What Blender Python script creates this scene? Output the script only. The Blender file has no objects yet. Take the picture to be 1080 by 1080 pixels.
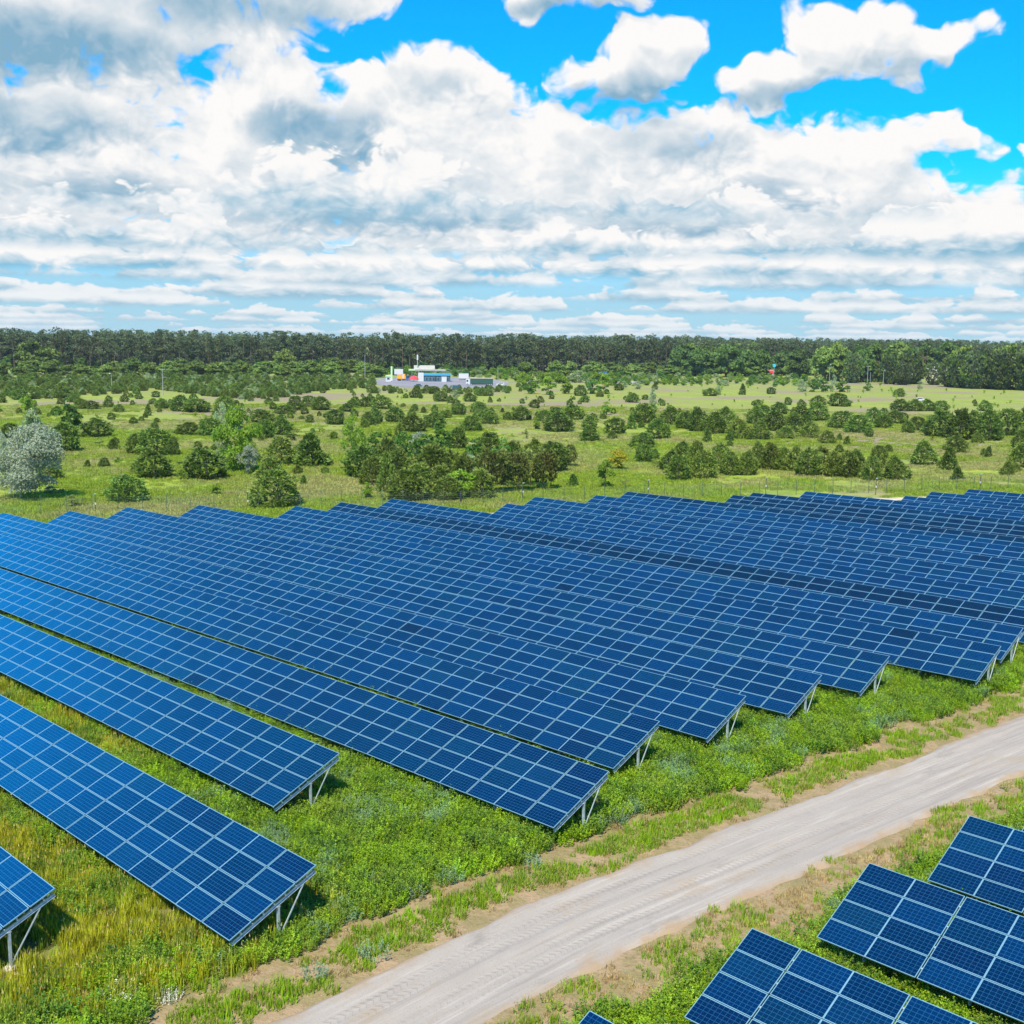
import bpy, math, random
import numpy as np
from mathutils import Matrix, Vector

sc = bpy.context.scene
COL = sc.collection
R_ = math.radians

# ------------------------------------------------------------------ camera
F_PX, PITCH, YAW, ROLL = 1203.19, 0.14764, -0.77399, 0.012
CAM_H = 21.664
FWD = Vector((math.sin(YAW), math.cos(YAW), 0.0))
RGT = Vector((math.cos(YAW), -math.sin(YAW), 0.0))
cam = bpy.data.objects.new('camera', bpy.data.cameras.new('camera'))
COL.objects.link(cam)
_f = FWD * math.cos(PITCH) + Vector((0, 0, -math.sin(PITCH)))
_u = FWD * math.sin(PITCH) + Vector((0, 0, math.cos(PITCH)))
_cr = RGT * math.cos(ROLL) + _u * math.sin(ROLL)
_cu = _u * math.cos(ROLL) - RGT * math.sin(ROLL)
M = Matrix.Identity(4)
for i in range(3):
    M[i][0], M[i][1], M[i][2] = _cr[i], _cu[i], -_f[i]
M[2][3] = CAM_H
cam.matrix_world = M
cam.data.sensor_width = 36.0
cam.data.lens = F_PX / 1080 * 36.0
cam.data.clip_start = 0.5
cam.data.clip_end = 20000
sc.camera = cam

# ------------------------------------------------------------------ exposure, sun, sky
sc.view_settings.view_transform = 'Standard'
sc.view_settings.look = 'None'
sc.view_settings.exposure = 0.8
sc.view_settings.gamma = 1.0
sc.cycles.max_bounces = 5
sc.cycles.diffuse_bounces = 3
sc.cycles.glossy_bounces = 3
sc.cycles.transparent_max_bounces = 8
SUN_EL, SUN_AZ = R_(57), R_(152)          # azimuth clockwise from +Y
SUN_DIR = Vector((math.sin(SUN_AZ) * math.cos(SUN_EL), math.cos(SUN_AZ) * math.cos(SUN_EL), math.sin(SUN_EL)))
sun = bpy.data.objects.new('sun', bpy.data.lights.new('sun', 'SUN'))
COL.objects.link(sun)
sun.data.energy = 4.5
sun.data.angle = R_(2.0)
sun.data.color = (1.0, 0.92, 0.75)
sun.rotation_euler = SUN_DIR.to_track_quat('Z', 'Y').to_euler()

world = bpy.data.worlds.new('World')
sc.world = world
world.use_nodes = True


class NT:
    """small helper round a node tree"""
    def __init__(s, tree):
        s.t = tree

    def n(s, typ, **kw):
        nd = s.t.nodes.new(typ)
        for k, v in kw.items():
            setattr(nd, k, v)
        return nd

    def put(s, sock, v):
        if isinstance(v, bpy.types.NodeSocket):
            s.t.links.new(v, sock)
        elif v is not None:
            if hasattr(sock.default_value, '__len__') and not isinstance(v, (tuple, list)):
                v = (v,) * len(sock.default_value)
            if hasattr(sock.default_value, '__len__') and len(sock.default_value) == 4 and len(v) == 3:
                v = tuple(v) + (1,)
            sock.default_value = v

    def math(s, op, a, b=None, c=None, clamp=False):
        nd = s.n('ShaderNodeMath', operation=op, use_clamp=clamp)
        for i, v in enumerate((a, b, c)):
            if v is not None:
                s.put(nd.inputs[i], v)
        return nd.outputs[0]

    def vec(s, op, a, b=None, out=0):
        nd = s.n('ShaderNodeVectorMath', operation=op)
        s.put(nd.inputs[0], a)
        if b is not None:
            if op == 'SCALE':
                s.put(nd.inputs[3], b)
            else:
                s.put(nd.inputs[1], b)
        return nd.outputs[out]

    def mix(s, f, a, b, blend='MIX'):
        nd = s.n('ShaderNodeMix', data_type='RGBA', blend_type=blend)
        s.put(nd.inputs[0], f)
        s.put(nd.inputs[6], a)
        s.put(nd.inputs[7], b)
        return nd.outputs[2]

    def noise(s, vec, scale, detail=4, rough=0.55, dim='3D', lac=2.0, out=0, dist=0.0):
        nd = s.n('ShaderNodeTexNoise', noise_dimensions=dim)
        if vec is not None:
            s.put(nd.inputs['Vector'], vec)
        s.put(nd.inputs['Scale'], scale)
        s.put(nd.inputs['Detail'], detail)
        s.put(nd.inputs['Roughness'], rough)
        s.put(nd.inputs['Lacunarity'], lac)
        s.put(nd.inputs['Distortion'], dist)
        return nd.outputs[out]

    def ramp(s, v, lo, hi, a=0.0, b=1.0, smooth=True):
        nd = s.n('ShaderNodeMapRange', interpolation_type='SMOOTHSTEP' if smooth else 'LINEAR')
        s.put(nd.inputs[0], v)
        for i, x in enumerate((lo, hi, a, b)):
            s.put(nd.inputs[i + 1], x)
        return nd.outputs[0]

    def comb(s, x, y, z=0.0):
        nd = s.n('ShaderNodeCombineXYZ')
        for i, v in enumerate((x, y, z)):
            s.put(nd.inputs[i], v)
        return nd.outputs[0]

    def sep(s, v):
        nd = s.n('ShaderNodeSeparateXYZ')
        s.put(nd.inputs[0], v)
        return nd.outputs


#SKY_BEGIN
def ae(px, py):
    return ((px - 540) / F_PX, (361 - py) / F_PX)


# cumulus masses: azimuth / elevation of the centre, half width, half height (given as photo pixels), strength
CLOUDS = [
    # great bank, left to right along its upper rim and its body
    (-30, 60, 170, 150, 1.1), (130, 30, 190, 95, 1.1), (300, 10, 125, 70, 1.0), (60, 200, 210, 110, 1.1), (290, 165, 130, 90, 1.15),
    (440, 150, 125, 75, 1.2), (420, 225, 150, 50, 1.2), (250, 235, 120, 45, 1.1), (590, 215, 140, 95, 1.2), (730, 210, 130, 85, 1.25), (855, 225, 130, 85, 1.2),
    (1000, 275, 150, 75, 1.15), (1120, 300, 150, 80, 1.1), (500, 275, 620, 60, 0.9),
    # apart in the blue
    (585, 16, 95, 30, 0.95), (638, 98, 64, 24, 0.95), (690, 72, 46, 26, 0.95), (655, 112, 40, 16, 0.7), (858, 72, 62, 36, 1.0), (800, 106, 66, 20, 0.9), (942, 82, 52, 22, 0.85), (890, 100, 60, 20, 0.8),
    (950, 168, 50, 22, 0.85), (1030, 181, 20, 9, 0.6),
]
# nearer clouds seen from their shaded side
SHADE = [
    (350, 158, 66, 26, 1.0), (90, 100, 150, 30, 0.8), (270, 50, 110, 30, 0.5), (30, 165, 130, 26, 0.8), (690, 165, 80, 26, 0.5), (795, 216, 60, 14, 0.7),
    (410, 238, 190, 13, 0.6), (560, 232, 110, 8, 0.4), (140, 222, 100, 12, 0.6), (700, 245, 100, 9, 0.5), (960, 262, 120, 9, 0.5),
    (650, 120, 76, 18, 0.75), (840, 124, 110, 16, 0.75), (930, 104, 50, 12, 0.5), (575, 42, 84, 12, 0.65), (460, 112, 50, 16, 0.4), (960, 235, 90, 14, 0.4),
]
# rows of fair-weather cumulus one behind another towards the horizon: level of the flat base (photo row), height, coverage
BANKS = [(355, 9, 0.66), (350, 9, 0.60), (345, 11, 0.66), (339, 14, 0.60), (330, 17, 0.68), (319, 22, 0.62), (306, 28, 0.66), (290, 40, 0.66)]


NEAR_BANKS = [(296, 34, 0.66), (276, 46, 0.60), (241, 78, 0.60)]


def build_sky():
    t = world.node_tree
    t.nodes.clear()
    w = NT(t)
    out = w.n('ShaderNodeOutputWorld')
    bg = w.n('ShaderNodeBackground')
    w.put(bg.inputs[1], 0.11)
    t.links.new(bg.outputs[0], out.inputs[0])
    sky = w.n('ShaderNodeTexSky', sky_type='NISHITA', sun_disc=False, sun_elevation=SUN_EL, sun_rotation=SUN_AZ)
    sky.altitude = 0
    sky.air_density = 1.0
    sky.dust_density = 0.3
    sky.ozone_density = 3.0
    d = w.vec('NORMALIZE', w.n('ShaderNodeTexCoord').outputs['Generated'])
    fx = w.vec('DOT_PRODUCT', d, tuple(RGT), out=1)
    fy = w.vec('DOT_PRODUCT', d, tuple(FWD), out=1)
    z = w.sep(d)[2]
    az = w.math('ARCTAN2', fx, fy)
    el = w.math('ARCSINE', z)

    # one group: cloud thickness at (azimuth, elevation)
    g = bpy.data.node_groups.new('cloud_thickness', 'ShaderNodeTree')
    g.interface.new_socket('P', in_out='INPUT', socket_type='NodeSocketVector')
    g.interface.new_socket('D', in_out='OUTPUT', socket_type='NodeSocketFloat')
    g.interface.new_socket('N', in_out='OUTPUT', socket_type='NodeSocketFloat')
    q = NT(g)
    gi, go = q.n('NodeGroupInput'), q.n('NodeGroupOutput')
    P = gi.outputs[0]
    xy = q.sep(P)
    k = q.math('MAXIMUM', q.math('ADD', xy[1], 0.10), 0.02)
    uv = q.comb(q.math('MULTIPLY', xy[0], 7.0), q.math('MULTIPLY', q.math('LOGARITHM', k, 2.718), 2.6), 0.0)
    wn = q.noise(uv, 2.6, 2, 0.5, out=1, dim='2D')
    wv = q.vec('MULTIPLY', q.vec('SUBTRACT', wn, (0.5, 0.5, 0.5)), (0.07, 0.05, 0))
    Pw = q.vec('ADD', P, wv)
    acc = None
    for px, py, rx, ry, amp in CLOUDS:
        a0, e0 = ae(px, py)
        s = q.vec('MULTIPLY', q.vec('SUBTRACT', Pw, (a0, e0, 0)), (F_PX / rx, F_PX / ry, 0))
        b = q.math('MULTIPLY_ADD', q.vec('DOT_PRODUCT', s, s, out=1), -amp * 0.75, amp)
        acc = b if acc is None else q.math('SMOOTH_MAX', acc, b, 0.2)
    acc = q.math('MINIMUM', q.math('MAXIMUM', acc, -1.3), 1.25)
    # broken cumulus round the rest of the sky
    away = q.ramp(q.math('ABSOLUTE', xy[0]), 0.50, 0.62)
    far = q.math('SUBTRACT', q.math('MULTIPLY', q.noise(uv, 0.9, 1, 0.5, dim='2D'), 2.6), 2.3)
    acc = q.math('ADD', q.math('MULTIPLY', acc, q.math('SUBTRACT', 1.0, away)), q.math('MULTIPLY', far, away))
    n1 = q.noise(uv, 2.4, 8, 0.52, dim='2D')
    vo = q.n('ShaderNodeTexVoronoi', feature='SMOOTH_F1', voronoi_dimensions='2D')
    q.put(vo.inputs['Vector'], q.vec('ADD', uv, q.vec('SCALE', q.vec('SUBTRACT', wn, (0.5, 0.5, 0.5)), 0.35)))
    q.put(vo.inputs['Scale'], 5.5)
    q.put(vo.inputs['Detail'], 2.0)
    q.put(vo.inputs['Roughness'], 0.6)
    q.put(vo.inputs['Smoothness'], 0.3)
    vo.normalize = True
    puff = q.math('SUBTRACT', 0.38, vo.outputs['Distance'])
    N = q.math('MULTIPLY_ADD', q.math('SUBTRACT', n1, 0.5), 1.5, q.math('MULTIPLY', puff, 1.1))
    D = q.math('SUBTRACT', q.math('ADD', acc, N), 0.30)
    q.put(go.inputs[0], D)
    q.put(go.inputs[1], N)

    def dens(da, de):
        nd = w.n('ShaderNodeGroup')
        nd.node_tree = g
        w.put(nd.inputs[0], w.comb(w.math('ADD', az, da), w.math('ADD', el, de)))
        return nd.outputs

    d0, nz = dens(0, 0)
    d1, n1 = dens(-0.010, 0.020)
    alpha = w.ramp(d0, -0.02, 0.34)
    lit = w.math('MULTIPLY_ADD', w.math('SUBTRACT', d0, d1), 0.50, 0.82)
    # thick middles shade their own undersides a little
    lit = w.math('SUBTRACT', lit, w.math('MULTIPLY', w.ramp(d0, 0.7, 1.9), 0.10))
    lit = w.math('ADD', lit, w.math('MULTIPLY', w.ramp(d0, 0.5, 0.1), 0.12))
    wob = w.vec('SCALE', w.comb(nz, w.math('SUBTRACT', n1, nz)), 0.03)
    Pw = w.vec('ADD', w.comb(az, el), w.comb(w.math('MULTIPLY', nz, 0.05), w.math('MULTIPLY', nz, -0.022)))
    sh = None
    for px, py, rx, ry, amp in SHADE:
        a0, e0 = ae(px, py)
        s = w.vec('MULTIPLY', w.vec('SUBTRACT', Pw, (a0, e0, 0)), (F_PX / rx, F_PX / ry, 0))
        b = w.math('MULTIPLY_ADD', w.vec('DOT_PRODUCT', s, s, out=1), -amp * 0.6, amp)
        sh = b if sh is None else w.math('SMOOTH_MAX', sh, b, 0.15)
    sh = w.ramp(sh, -0.15, 0.9)
    lit = w.math('SUBTRACT', lit, w.math('MULTIPLY', sh, 0.75))
    lit = w.ramp(lit, 0.0, 1.0, smooth=False)
    S = 1 / 0.11 / 1.741
    DARK, WHITE = (0.24 * S, 0.44 * S, 0.60 * S), (0.99 * S, 0.97 * S, 0.955 * S)
    cc = w.mix(lit, DARK, WHITE)
    tint = w.mix(w.ramp(el, 0.0, 0.16), (0.42, 0.68, 0.95), (0.02, 0.76, 1.20))
    # unseen bright blue patch of western sky, added to brighten the panel reflections
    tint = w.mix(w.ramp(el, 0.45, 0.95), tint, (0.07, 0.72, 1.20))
    west_boost = w.math('MULTIPLY', w.ramp(az, -0.50, -0.80), w.ramp(az, -1.5, -1.2))
    west_boost = w.math('MULTIPLY', west_boost, w.ramp(el, 0.75, 0.45))
    tint = w.mix(west_boost, tint, (0.02, 2.7, 4.4))
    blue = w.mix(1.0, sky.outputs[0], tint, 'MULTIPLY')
    # below the great bank only the far rows are left
    cut = w.ramp(w.math('ADD', el, w.math('MULTIPLY', nz, 0.015)), 0.062, 0.080)
    alpha = w.math('MULTIPLY', alpha, w.math('MAXIMUM', cut, 0.0))
    behind = w.mix(w.ramp(el, 0.09, 0.03, 0.35, 0.75), blue, (0.36 * S, 0.60 * S, 0.76 * S))
    res = behind
    def bank(res, i, by, hpx, cov, hz, soft=0.22, base=(0.26 * S, 0.48 * S, 0.64 * S)):
        b0 = (361 - by) / F_PX
        h = hpx / F_PX
        ln = w.noise(w.comb(w.math('MULTIPLY', az, 1.0 / (h * 7.5 + 0.03)), i * 7.3), 1.0, 5, 0.62, dim='2D')
        top = w.math('MULTIPLY_ADD', w.math('SUBTRACT', ln, 1 - cov), h * 4.6, b0)
        top = w.math('MINIMUM', top, b0 + h * 1.15)
        top = w.math('MULTIPLY_ADD', nz, h * 0.85, top)
        aT = w.ramp(w.math('SUBTRACT', top, el), 0.0, h * soft)
        bwob = w.math('MULTIPLY_ADD', w.math('SUBTRACT', ln, 0.5), -h * 0.7, b0)
        aB = w.ramp(w.math('SUBTRACT', el, bwob), -h * 0.10, h * 0.28)
        a = w.math('MULTIPLY', w.math('MULTIPLY', aT, aB), 0.93)
        l = w.ramp(w.math('SUBTRACT', w.math('MULTIPLY_ADD', nz, h * 0.45, el), b0), -h * 0.05, h * 0.62)
        l = w.math('ADD', l, w.math('MULTIPLY', w.math('SUBTRACT', nz, n1), 0.35))
        dk = tuple(a_ * (1 - hz) + b_ * hz for a_, b_ in zip(base, (0.62 * S, 0.76 * S, 0.86 * S)))
        wh = tuple(a_ * (1 - hz) + b_ * hz for a_, b_ in zip(WHITE, (0.72 * S, 0.80 * S, 0.86 * S)))
        res = w.mix(a, res, w.mix(w.ramp(l, 0, 1, smooth=False), dk, wh))
        return res

    for i, (by, hpx, cov) in enumerate(BANKS):
        res = bank(res, i, by, hpx, cov, max(0.05, 0.66 - 0.085 * i))
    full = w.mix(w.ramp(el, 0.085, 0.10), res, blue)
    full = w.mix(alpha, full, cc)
    for i, (by, hpx, cov) in enumerate(NEAR_BANKS):
        full = bank(full, 11 + i, by, hpx, cov, 0.0, 0.12, (0.22 * S, 0.48 * S, 0.66 * S))
    w.put(bg.inputs[0], full)
    world.cycles.sampling_method = 'MANUAL'
    world.cycles.sample_map_resolution = 512


build_sky()
#SKY_END


# ------------------------------------------------------------------ helpers
def sstep(t):
    t = np.clip(t, 0, 1)
    return t * t * (3 - 2 * t)


def terrain(x, y):
    x = np.asarray(x, float)
    return -1.3 * sstep((-40 - x) / 95.0)


def ray(px, py):
    a, b = px - 540, py - 540
    d = _f * F_PX + _cr * a - _cu * b
    return d


def ground(px, py):
    """point of the ground seen at a pixel of the photograph"""
    d = ray(px, py)
    z = -1.3
    for _ in range(6):
        t = (z - CAM_H) / d.z
        x, y = d.x * t, d.y * t
        z = float(terrain(x, y))
    return Vector((x, y, z))


def depth(p):
    return (Vector(p) - Vector((0, 0, CAM_H))).dot(_f)


def mpp(p):
    """metres per photo pixel at a point"""
    return depth(p) / F_PX


def tag(o, label=None, cat=None, group=None, kind=None):
    for k, v in (('label', label), ('category', cat), ('group', group), ('kind', kind)):
        if v:
            o[k] = v
    return o


def empty(name, loc, rz=0.0, label=None, cat=None, group=None):
    o = bpy.data.objects.new(name, None)
    COL.objects.link(o)
    o.location = loc
    o.rotation_euler = (0, 0, rz)
    o.empty_display_size = 0.2
    return tag(o, label, cat, group)


def link(name, me, parent=None, loc=None, rot=None, scale=None):
    o = bpy.data.objects.new(name, me)
    COL.objects.link(o)
    if parent:
        o.parent = parent
    if loc is not None:
        o.location = loc
    if rot is not None:
        o.rotation_euler = rot
    if scale is not None:
        o.scale = scale
    return o


class MB:
    """collects quads, boxes, tubes and leaves, links them as one mesh"""
    def __init__(s):
        s.v, s.f, s.m, s.nv = [], [], [], 0

    def add(s, verts, faces, mi=0):
        verts = np.asarray(verts, float).reshape(-1, 3)
        s.v.append(verts)
        for f in faces:
            s.f.append(tuple(int(i) + s.nv for i in f))
            s.m.append(mi)
        s.nv += len(verts)
        return s

    def box(s, c, size, mi=0, rot=None, taper=1.0):
        hx, hy, hz = (x / 2 for x in size)
        v = np.array([(sx * hx * (taper if sz > 0 else 1), sy * hy * (taper if sz > 0 else 1), sz * hz) for sz in (-1, 1) for sy in (-1, 1) for sx in (-1, 1)])
        if rot is not None:
            v = v @ np.array(Matrix(rot).to_3x3()).T if not isinstance(rot, np.ndarray) else v @ rot.T
        v = v + np.array(c, float)
        return s.add(v, [(0, 2, 3, 1), (4, 5, 7, 6), (0, 1, 5, 4), (2, 6, 7, 3), (0, 4, 6, 2), (1, 3, 7, 5)], mi)

    def bar(s, a, b, w, h, mi=0, up=(0, 0, 1)):
        a, b = Vector(a), Vector(b)
        d = (b - a)
        L = d.length
        d.normalize()
        u = Vector(up)
        x = d.cross(u)
        if x.length < 1e-4:
            x = d.cross(Vector((1, 0, 0)))
        x.normalize()
        y = x.cross(d)
        r = np.array([x, y, d]).T
        return s.box((a + b) / 2, (w, h, L), mi, rot=r)

    def tube(s, pts, rad, n=7, mi=0, cap=True):
        pts = [Vector(p) for p in pts]
        if not hasattr(rad, '__len__'):
            rad = [rad] * len(pts)
        rings = []
        for i, p in enumerate(pts):
            d = (pts[min(i + 1, len(pts) - 1)] - pts[max(i - 1, 0)]).normalized()
            x = d.cross(Vector((0.31, 0.95, 0.05)))
            if x.length < 1e-3:
                x = d.cross(Vector((1, 0, 0)))
            x.normalize()
            y = d.cross(x)
            rings += [p + (x * math.cos(2 * math.pi * k / n) + y * math.sin(2 * math.pi * k / n)) * rad[i] for k in range(n)]
        f = []
        for i in range(len(pts) - 1):
            for k in range(n):
                a, b = i * n + k, i * n + (k + 1) % n
                f.append((a, b, b + n, a + n))
        if cap:
            f.append(tuple(reversed(range(n))))
            f.append(tuple(range((len(pts) - 1) * n, len(pts) * n)))
        return s.add([tuple(r) for r in rings], f, mi)

    def leaves(s, c, nrm, tang, L, W, mi=0):
        """c, nrm, tang (n,3); L, W (n,): one pointed quad each"""
        b = np.cross(nrm, tang)
        b /= np.linalg.norm(b, axis=1, keepdims=True) + 1e-9
        L = np.asarray(L)[:, None]
        W = np.asarray(W)[:, None]
        n = len(c)
        v = np.stack([c - tang * L * .5, c + b * W * .5 - tang * L * .05, c + tang * L * .5, c - b * W * .5 - tang * L * .05], 1).reshape(-1, 3)
        base = np.arange(n)[:, None] * 4 + np.arange(4)[None]
        return s.add(v, base, mi)

    def mesh(s, name, mats, smooth=False):
        me = bpy.data.meshes.new(name)
        v = np.concatenate(s.v) if s.v else np.zeros((0, 3))
        me.from_pydata([tuple(x) for x in v], [], s.f)
        for m in (mats if isinstance(mats, (list, tuple)) else [mats]):
            me.materials.append(m)
        me.polygons.foreach_set('material_index', s.m)
        if smooth:
            me.polygons.foreach_set('use_smooth', [True] * len(s.f))
        me.update()
        return me

    def build(s, name, mats, parent=None, smooth=False, **kw):
        return link(name, s.mesh(name, mats, smooth), parent, **kw)


# ------------------------------------------------------------------ materials
def mat(name):
    m = bpy.data.materials.new(name)
    m.use_nodes = True
    t = m.node_tree
    t.nodes.clear()
    w = NT(t)
    out = w.n('ShaderNodeOutputMaterial')
    return m, w, out


def simple(name, col, rough=0.6, metal=0.0, var=0.12, scale=4.0, spec=0.5):
    m, w, out = mat(name)
    p = w.n('ShaderNodeBsdfPrincipled')
    tc = w.n('ShaderNodeTexCoord').outputs['Object']
    n = w.noise(tc, scale, 5, 0.6)
    f = w.ramp(n, 0.3, 0.7, 1 - var, 1 + var)
    c = w.mix(1.0, tuple(col) + (1,), w.comb(f, f, f), 'MULTIPLY')
    w.put(p.inputs['Base Color'], c)
    w.put(p.inputs['Roughness'], rough)
    w.put(p.inputs['Metallic'], metal)
    w.put(p.inputs['Specular IOR Level'], spec)
    w.t.links.new(p.outputs[0], out.inputs[0])
    return m


def leafmat(name, cols, trans=0.3, patch=None, rough=0.6, patch_scale=0.12):
    """foliage: two leaf colours, varied leaf by leaf and plant by plant; patch = a third colour coming in world-space drifts"""
    m, w, out = mat(name)
    geo = w.n('ShaderNodeNewGeometry')
    oi = w.n('ShaderNodeObjectInfo')
    r = geo.outputs['Random Per Island']
    f = w.math('ADD', w.math('MULTIPLY', r, 0.6), w.math('MULTIPLY', oi.outputs['Random'], 0.4))
    c = w.mix(f, cols[0], cols[1])
    if patch:
        pn = w.noise(geo.outputs['Position'], patch_scale, 4, 0.6)
        c = w.mix(w.ramp(pn, 0.44, 0.6), c, patch)
    hsv = w.n('ShaderNodeHueSaturation')
    w.put(hsv.inputs['Color'], c)
    w.put(hsv.inputs['Hue'], w.math('MULTIPLY_ADD', oi.outputs['Random'], 0.03, 0.485))
    w.put(hsv.inputs['Value'], w.math('MULTIPLY_ADD', w.math('FRACT', w.math('MULTIPLY', oi.outputs['Random'], 7.31)), 0.5, 0.75))
    c = hsv.outputs[0]
    p = w.n('ShaderNodeBsdfPrincipled')
    w.put(p.inputs['Base Color'], c)
    w.put(p.inputs['Roughness'], rough)
    w.put(p.inputs['Specular IOR Level'], 0.25)
    tr = w.n('ShaderNodeBsdfTranslucent')
    w.put(tr.inputs[0], c)
    mx = w.n('ShaderNodeMixShader')
    w.put(mx.inputs[0], trans)
    w.t.links.new(p.outputs[0], mx.inputs[1])
    w.t.links.new(tr.outputs[0], mx.inputs[2])
    w.t.links.new(mx.outputs[0], out.inputs[0])
    return m


def glass_mat(name, base, hi, tealness, spec=0.5):
    """solar cells under glass: 10 x 6 cells, pale gaps, busbars, a tone per module"""
    m, w, out = mat(name)
    uvn = w.n('ShaderNodeUVMap').outputs[0]
    u, v, _ = w.sep(uvn)
    oi = w.n('ShaderNodeObjectInfo')
    geo = w.n('ShaderNodeNewGeometry')
    rnd = w.math('FRACT', w.math('ADD', oi.outputs['Random'], geo.outputs['Random Per Island']))
    rnd2 = w.math('FRACT', w.math('MULTIPLY', rnd, 13.7))
    cu = w.math('MULTIPLY', u, 10.0)
    cv = w.math('MULTIPLY', v, 6.0)

    def line(c, wd):
        fr = w.math('FRACT', c)
        dd = w.math('ABSOLUTE', w.math('SUBTRACT', fr, 0.5))
        return w.ramp(dd, 0.5 - wd, 0.5 - wd * 0.35)
    gap = w.math('MAXIMUM', line(cu, 0.035), w.math('MULTIPLY', line(cv, 0.05), 1.0))
    bus = line(w.math('ADD', w.math('MULTIPLY', cv, 3.0), 0.5), 0.05)
    cell = w.noise(w.comb(w.math('ADD', w.math('FLOOR', cu), w.math('MULTIPLY', rnd, 91.0)), w.math('FLOOR', cv), rnd), 0.93, 0)
    c = w.mix(w.ramp(rnd, 0.2, 1.0), base, hi)
    c = w.mix(w.math('MULTIPLY', w.ramp(rnd2, 0.72, 1.0), tealness), c, (0.002, 0.026, 0.062, 1))
    c = w.mix(w.math('MULTIPLY', w.ramp(rnd2, 0.16, 0.02), 0.4), c, (0.0015, 0.006, 0.036, 1))
    lot = w.noise(geo.outputs['Position'], 0.055, 3, 0.55)
    c = w.mix(w.math('MULTIPLY', w.ramp(lot, 0.54, 0.70), 0.4), c, (0.0005, 0.025, 0.066, 1))
    c = w.mix(w.math('MULTIPLY', w.ramp(lot, 0.44, 0.30), 0.55), c, (0.0004, 0.009, 0.046, 1))
    fcell = w.math('MULTIPLY_ADD', cell, 0.5, 0.75)
    c = w.mix(1.0, c, w.comb(fcell, fcell, fcell), 'MULTIPLY')
    c = w.mix(w.math('MULTIPLY', bus, 0.20), c, (0.02, 0.13, 0.26, 1))
    c = w.mix(w.math('MULTIPLY', gap, 0.55), c, (0.03, 0.16, 0.29, 1))
    p = w.n('ShaderNodeBsdfPrincipled')
    w.put(p.inputs['Base Color'], c)
    dust = w.noise(geo.outputs['Position'], 0.35, 4, 0.6)
    w.put(p.inputs['Roughness'], w.ramp(dust, 0.3, 0.7, 0.06, 0.16))
    w.put(p.inputs['Specular IOR Level'], spec)
    w.put(p.inputs['IOR'], 1.52)
    w.t.links.new(p.outputs[0], out.inputs[0])
    return m


M_GLASS = glass_mat('cell_glass', (0.0003, 0.0110, 0.046, 1), (0.0004, 0.0175, 0.070, 1), 0.5)
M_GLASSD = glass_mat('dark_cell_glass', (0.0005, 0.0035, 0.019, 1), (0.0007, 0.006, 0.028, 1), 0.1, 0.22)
M_FRAME = simple('anodised_frame', (0.20, 0.38, 0.46), 0.4, 0.3, 0.06, 3)
M_STEEL = simple('galvanised_steel', (0.46, 0.54, 0.58), 0.42, 0.45, 0.18, 9)
M_BACK = simple('backsheet', (0.55, 0.56, 0.58), 0.7, 0, 0.05)
M_CONC = simple('concrete', (0.42, 0.38, 0.31), 0.9, 0, 0.25, 8)
M_BARK = simple('bark', (0.10, 0.075, 0.055), 0.9, 0, 0.35, 12)
M_BARKP = simple('pine_bark', (0.12, 0.08, 0.058), 0.9, 0, 0.4, 3)
M_BIRCH = simple('pale_bark', (0.34, 0.31, 0.27), 0.85, 0, 0.4, 6)
M_FPOST = simple('fence_green', (0.05, 0.10, 0.075), 0.6, 0, 0.2)
M_WIRE = simple('fence_wire', (0.16, 0.20, 0.17), 0.6, 0.3, 0.1)
M_WHITE = simple('white_paint', (0.52, 0.53, 0.54), 0.5, 0, 0.06)
M_BLACK = simple('black_paint', (0.02, 0.022, 0.025), 0.5, 0, 0.2)
M_POLE = simple('pole_concrete', (0.30, 0.31, 0.31), 0.85, 0, 0.15, 2)
M_WINDOW = simple('window_glass', (0.03, 0.05, 0.07), 0.1, 0, 0.1)


HEATH = [(-143.3, 262.9, 28.7, 41.2), (-101.2, 238.8, 18.1, 28.4), (-240.4, 315.3, 29.4, 30.0), (-323.4, 202.6, 27.8, 26.6), (-210.9, 102.3, 7.3, 11.2), (-279.9, 276.4, 36.0, 23.6), (-182.7, 91.0, 4.0, 7.1), (-381.7, 260.8, 22.6, 23.3), (-268.7, 303.0, 23.5, 25.0)]   # brown heath patches: x, y, half width, half depth


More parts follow.
